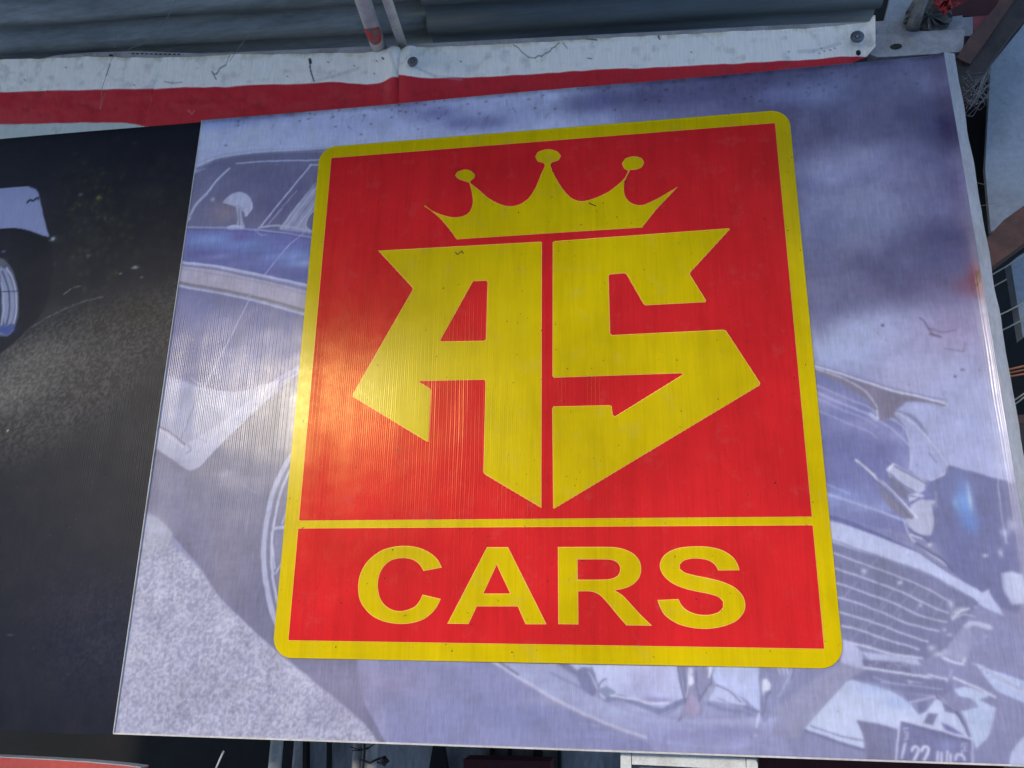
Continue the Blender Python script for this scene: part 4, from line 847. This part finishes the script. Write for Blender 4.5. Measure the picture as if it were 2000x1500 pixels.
beam('post_flange', [(1985,-60),(2020,-60)], [(1946,11),(1897,68),(1868,112),(1895,125),(1930,75),(1985,-5)], .006, .006, M['rust'], 'brown flange along the front of the dark slanting post', 'flange')
beam('pale_sheet', [(1935,128),(1990,60),(2080,-60)], [(1924,330),(1935,452),(1965,440),(2100,330)][::1], .16, .01, M['sheet'], 'pale blue-grey painted sheet standing at the right edge', 'sheet')
beam('brown_beam', [(1912,482),(1960,430),(2100,330)], [(1910,535),(1925,530),(2100,400)], .02, .06, M['rust'], 'brown timber beam slanting up to the right past the board edge', 'beam')
beam('gap_shade_strip', [(1880,120),(1932,130)], [(1925,470),(1942,440)], .22, .03, M['wall'], 'dark strip standing for the shade in the gap right of the board', 'upright')  # near-black strip added as the shade of the empty gap
# cobweb threads across the gap
wm = bmesh.new()
for i in range(70):
    a = (1878+rng.random()*20, 120+rng.random()*110); c = (1918+rng.random()*28, 110+rng.random()*90)
    m_ = ((a[0]+c[0])/2+rng.normal()*4, (a[1]+c[1])/2+8+rng.normal()*8)
    bm_tube(wm, [P(*a, .0+rng.random()*.04), P(*m_, -.005+rng.random()*.05), P(*c, .02+rng.random()*.05)], .00016+.0002*rng.random(), 3, False)
for pts_ in ([(1895,395),(1912,402),(1930,400),(1945,396)], [(1893,352),(1920,360),(1935,356)]): bm_tube(wm, [P(x, y, .05) for x, y in pts_], .0006, 4, False)
for i in range(14):
    x = 1880+rng.random()*60; y = 150+rng.random()*60; bm_tube(wm, [P(x,y,.0), P(x+rng.normal()*16,y+rng.normal()*20,.02)], .0004, 4, False)
o = from_bm('cobweb', wm, M['web']); tag(o, 'dusty cobwebs spun across the dark gap at the top right', 'cobweb', kind='stuff')
wt = bmesh.new()
bm_tube(wt, [P(352,-20,-.05), P(330,30,-.03), P(285,82,-.01), P(248,98,.0)], .0006, 4, False); bm_tube(wt, [P(510,40,-.05), P(470,88,-.02), P(448,120,.0)], .0005, 4, False)
bm_tube(wt, [P(228,60,-.03), P(222,105,-.02), P(200,170,.0), P(195,215,.01)], .0004, 4, False)
tag(from_bm('cobweb_threads', wt, M['web']), 'thin cobweb threads hanging from the roof sheet to the left banner', 'cobweb', kind='stuff')

# ================================================================== beyond the right edge: bushes, wires, post
def bush(name, cx, cy, Y, rx, ry, n, mat, label, seed):
    r = np.random.default_rng(seed); c = P(cx, cy, Y); bm = bmesh.new()
    for i in range(n):
        d = Vector(r.normal(size=3)); d.normalize(); rr = r.random()**.4; p = c+Vector((d.x*rx*rr, d.y*rx*.7*rr, d.z*ry*rr)); s_ = .014+.022*r.random()
        a = Vector(r.normal(size=3)).normalized(); b2 = a.cross(Vector(r.normal(size=3))).normalized(); nn = a.cross(b2)
        vs = [bm.verts.new(p+a*s_), bm.verts.new(p+b2*s_*.45+nn*s_*.15), bm.verts.new(p-a*s_), bm.verts.new(p-b2*s_*.45+nn*s_*.15)]; bm.faces.new(vs)
    root = empty(name, c-Vector((0,0,ry))); tag(root, label, 'bush', 'bushes beyond the right edge')
    from_bm('foliage', bm, mat, root)
    st = bmesh.new()
    for k in range(6):
        q = Vector((r.normal()*rx*.5, r.normal()*rx*.3, ry*(.2+.6*r.random()))); bm_tube(st, [Vector((c.x,c.y,0)), Vector((c.x,c.y,c.z-ry))+q*.3, c+q], .008, 5)
    from_bm('stem', st, M['rust'], root)
bush('bush', 1975, 540, 1.1, .22, .16, 900, M['leaf'], 'dark green bush behind the wires, the uppermost at the right edge', 3)
bush('bush', 1965, 660, .95, .16, .14, 800, M['leafdry'], 'olive leafy bush behind the two pale wires', 4)
bush('bush', 1995, 770, 1.15, .24, .14, 700, M['leaf'], 'dark bush below the orange wires at the right edge', 5)
tag(box('far_wall', (3.2, 2.6, 1.4), (5.0, .1, 3.6), M['wall'], bev=0), 'dark wall far behind the bushes', 'wall')
beam('white_post', [(1974,512),(1992,498),(2003,492)], [(1998,660),(2020,640)], .42, .03, M['sheet'], 'pale painted post standing in front of the bushes', 'post')
for i, (a, c, y, mt, lab) in enumerate([((1912,549),(2012,488),.35,'wire','pale wire running up to the right just under the brown beam'),((1940,558),(1985,530),.5,'wire','faint short wire just below the uppermost wire'),((1922,627),(2012,582),.34,'wire','upper of the two pale wires crossing the olive bush'),((1926,657),(2012,614),.33,'wire','lower of the two pale wires crossing the olive bush'),
        ((1940,723),(2012,710),.32,'owire','topmost of the orange wires'),((1942,729),(2012,718),.34,'owire','middle one of the orange wires'),((1944,735),(2012,726),.33,'owire','lowest of the orange wires'),((1958,792),(2012,758),.36,'wire','grey wire below the orange wires'),((1962,800),(2012,764),.38,'wire','lowest pale wire, sagging beside the rusty block')]):
    p, q = P(*a, y), P(*c, y+.02); d = q-p
    tag(tube('wire', [p-d*.5, p+Vector((0,0,-.002)), p+d*.5+Vector((0,0,-.004)), q+d*.6], .0016 if mt == 'wire' else .0020, M[mt], seg=6), lab, 'wire', 'wires beyond the board')
rb = empty('rusty_block', P(1985,860,.30)); tag(rb, 'rusty brown block beside the lower right board edge', 'block')
beam('block_body', [(1950,812),(2080,806)], [(1964,906),(2080,912)], .30, .10, M['rust'], None, None, rb)
beam('block_slot', [(1990,826),(2080,824)], [(1998,886),(2080,890)], .298, .01, M['dkrust'], None, None, rb)
for k, (x, y) in enumerate(((1985,914),(1999,922),(1989,930),(1957,779),(1962,775))):
    tag(rag('white_scrap', [(x-7,y-6),(x+5,y-8),(x+9,y+3),(x,y+7),(x-8,y+4)], .26, M['white'], 'x', 'scrap', 60+k), ('white scrap just below the rusty block','right white scrap under the rusty block','lowest white scrap under the rusty block','white scrap at the board edge below the orange wires','small white scrap just above another beside the board edge')[k], 'scrap', 'white scraps beyond the board')
    

# ================================================================== below the boards
cw = tag(box('concrete_wall', (-.10, .42, .80), (.93, .06, 1.66), M['concrete'], bev=.004), 'stained grey concrete wall seen under the pale board', 'wall')
for i, (x, w, y, lab) in enumerate([(541,.0125,.30,'leftmost grey plastic pipe under the board'),(699,.0082,.22,'thinner of the two strapped pipes, on the left'),(727,.0112,.22,'thicker of the two strapped pipes, on the right')]):
    p = P(x, 1450, y); tag(tube('pipe', [Vector((p.x,p.y,0)), Vector((p.x,p.y,1.0)), Vector((p.x,p.y,1.72))], w, M['pipe'], seg=20), lab, 'pipe', 'grey pipes under the board')
for pts_, r, lab in (([(711,1430),(712,1470),(708,1520)],.0022,'black cable running down between the two strapped pipes'),([(683,1458),(700,1464),(722,1460),(738,1448)],.0010,'thin black tie looped round both pipes'),([(688,1466),(706,1466),(720,1462)],.0009,'second thin tie under the loop on the thin pipe'),([(704,1484),(722,1490),(740,1482),(752,1478),(758,1486),(750,1494),(736,1488)],.0020,'black knotted cable beside the thick pipe'),([(737,1446),(756,1446),(762,1454)],.0012,'short black wire end right of the thick pipe')):
    tag(tube('cable', [P(x, y, .205) for x, y in pts_], r, M['cable'], seg=6), lab, 'cable', 'black cables on the pipes')
tag(tube('cable_knot', [P(744,1484,.20), P(752,1480,.195), P(757,1487,.20), P(751,1494,.20), P(745,1489,.198), P(752,1483,.19)], .0038, M['cable'], seg=7), 'black tape bundle on the thick pipe', 'tape')
beam('dark_hanger', [(848,1440),(862,1440)], [(838,1500),(850,1540),(872,1540),(872,1500)], .36, .02, M['wall'], 'dark pointed hanger against the concrete wall', 'hanger')
for i, (x, w, lab) in enumerate([(960,6,'dark vertical seam left of centre on the concrete wall'),(995,5,'next dark seam right of the first on the concrete wall'),(1050,16,'widest dark upright strip on the concrete wall'),(1092,6,'narrow dark strip right of the widest one'),(595,7,'narrow dark strip right of the leftmost pipe'),(640,4,'faint dark strip left of the strapped pipes')]):
    beam('dark_strip', [(x-w/2,1430),(x+w/2,1430)], [(x-w/2-1,1560),(x+w/2,1560)], .370, .018, M['wall'], lab, 'strip')
db = beam('dark_red_box', [(905,1483),(1075,1487)], [(905,1580),(1075,1580)], .30, .06, M['redcloth'], 'dark maroon box standing before the concrete wall', 'box')
wf = empty('white_window_unit', P(1340,1500,.03)); tag(wf, 'white plastic window unit with rounded corner just under the board', 'window unit')
beam('top_ledge', [(1212,1461.5),(1340,1466),(1458,1472),(1468,1474)], [(1212,1467),(1340,1473),(1466,1481),(1478,1484)], .020, .05, M['beige'], None, None, wf)
beam('frame_stile', [(1212,1467.6),(1232.5,1469)], [(1212,1600),(1234,1600)], .020, .05, M['white'], None, None, wf)
beam('frame_rail', [(1234,1469),(1340,1474),(1456,1480.6)], [(1234,1493),(1340,1498),(1457,1505)], .022, .05, M['white'], None, None, wf)
beam('frame_stile', [(1458,1481),(1476,1483.5),(1480,1492)], [(1459,1600),(1482,1600)], .020, .05, M['white'], None, None, wf)
beam('window_recess', [(1234,1493.5),(1457,1505.5)], [(1234,1600),(1457,1600)], .045, .02, M['concrete'], None, None, wf)
beam('dark_red_cloth', [(1484,1462),(1966,1478)], [(1484,1640),(1966,1640)], .10, .02, M['redcloth'], 'dark red cloth hanging under the right part of the board', 'cloth')
beam('grey_block', [(1970,1470),(2100,1474)], [(1974,1600),(2100,1600)], .08, .05, M['concrete'], 'grey block under the bottom right corner of the board', 'block')
rc = beam('red_counter', [(-80,1476),(0,1479.5),(90,1484),(170,1489),(245,1496),(275,1500)], [(-80,1640),(275,1640)], -.02, .02, M['redsign'], 'red painted counter front below the dark board at the bottom left', 'counter')
beam('top_edge', [(-80,1474.2),(0,1477.6),(90,1482),(170,1487),(245,1494),(275,1498)], [(-80,1476),(0,1479.5),(90,1484),(170,1489),(245,1496),(275,1500)], -.0205, .022, M['trim'], None, None, rc)
tag(tube('cord', [P(437,1467,.10), P(430,1482,.10), P(420,1505,.10)], .0016, M['white'], seg=6), 'thin white cord in the dark gap left of the concrete wall', 'cord')
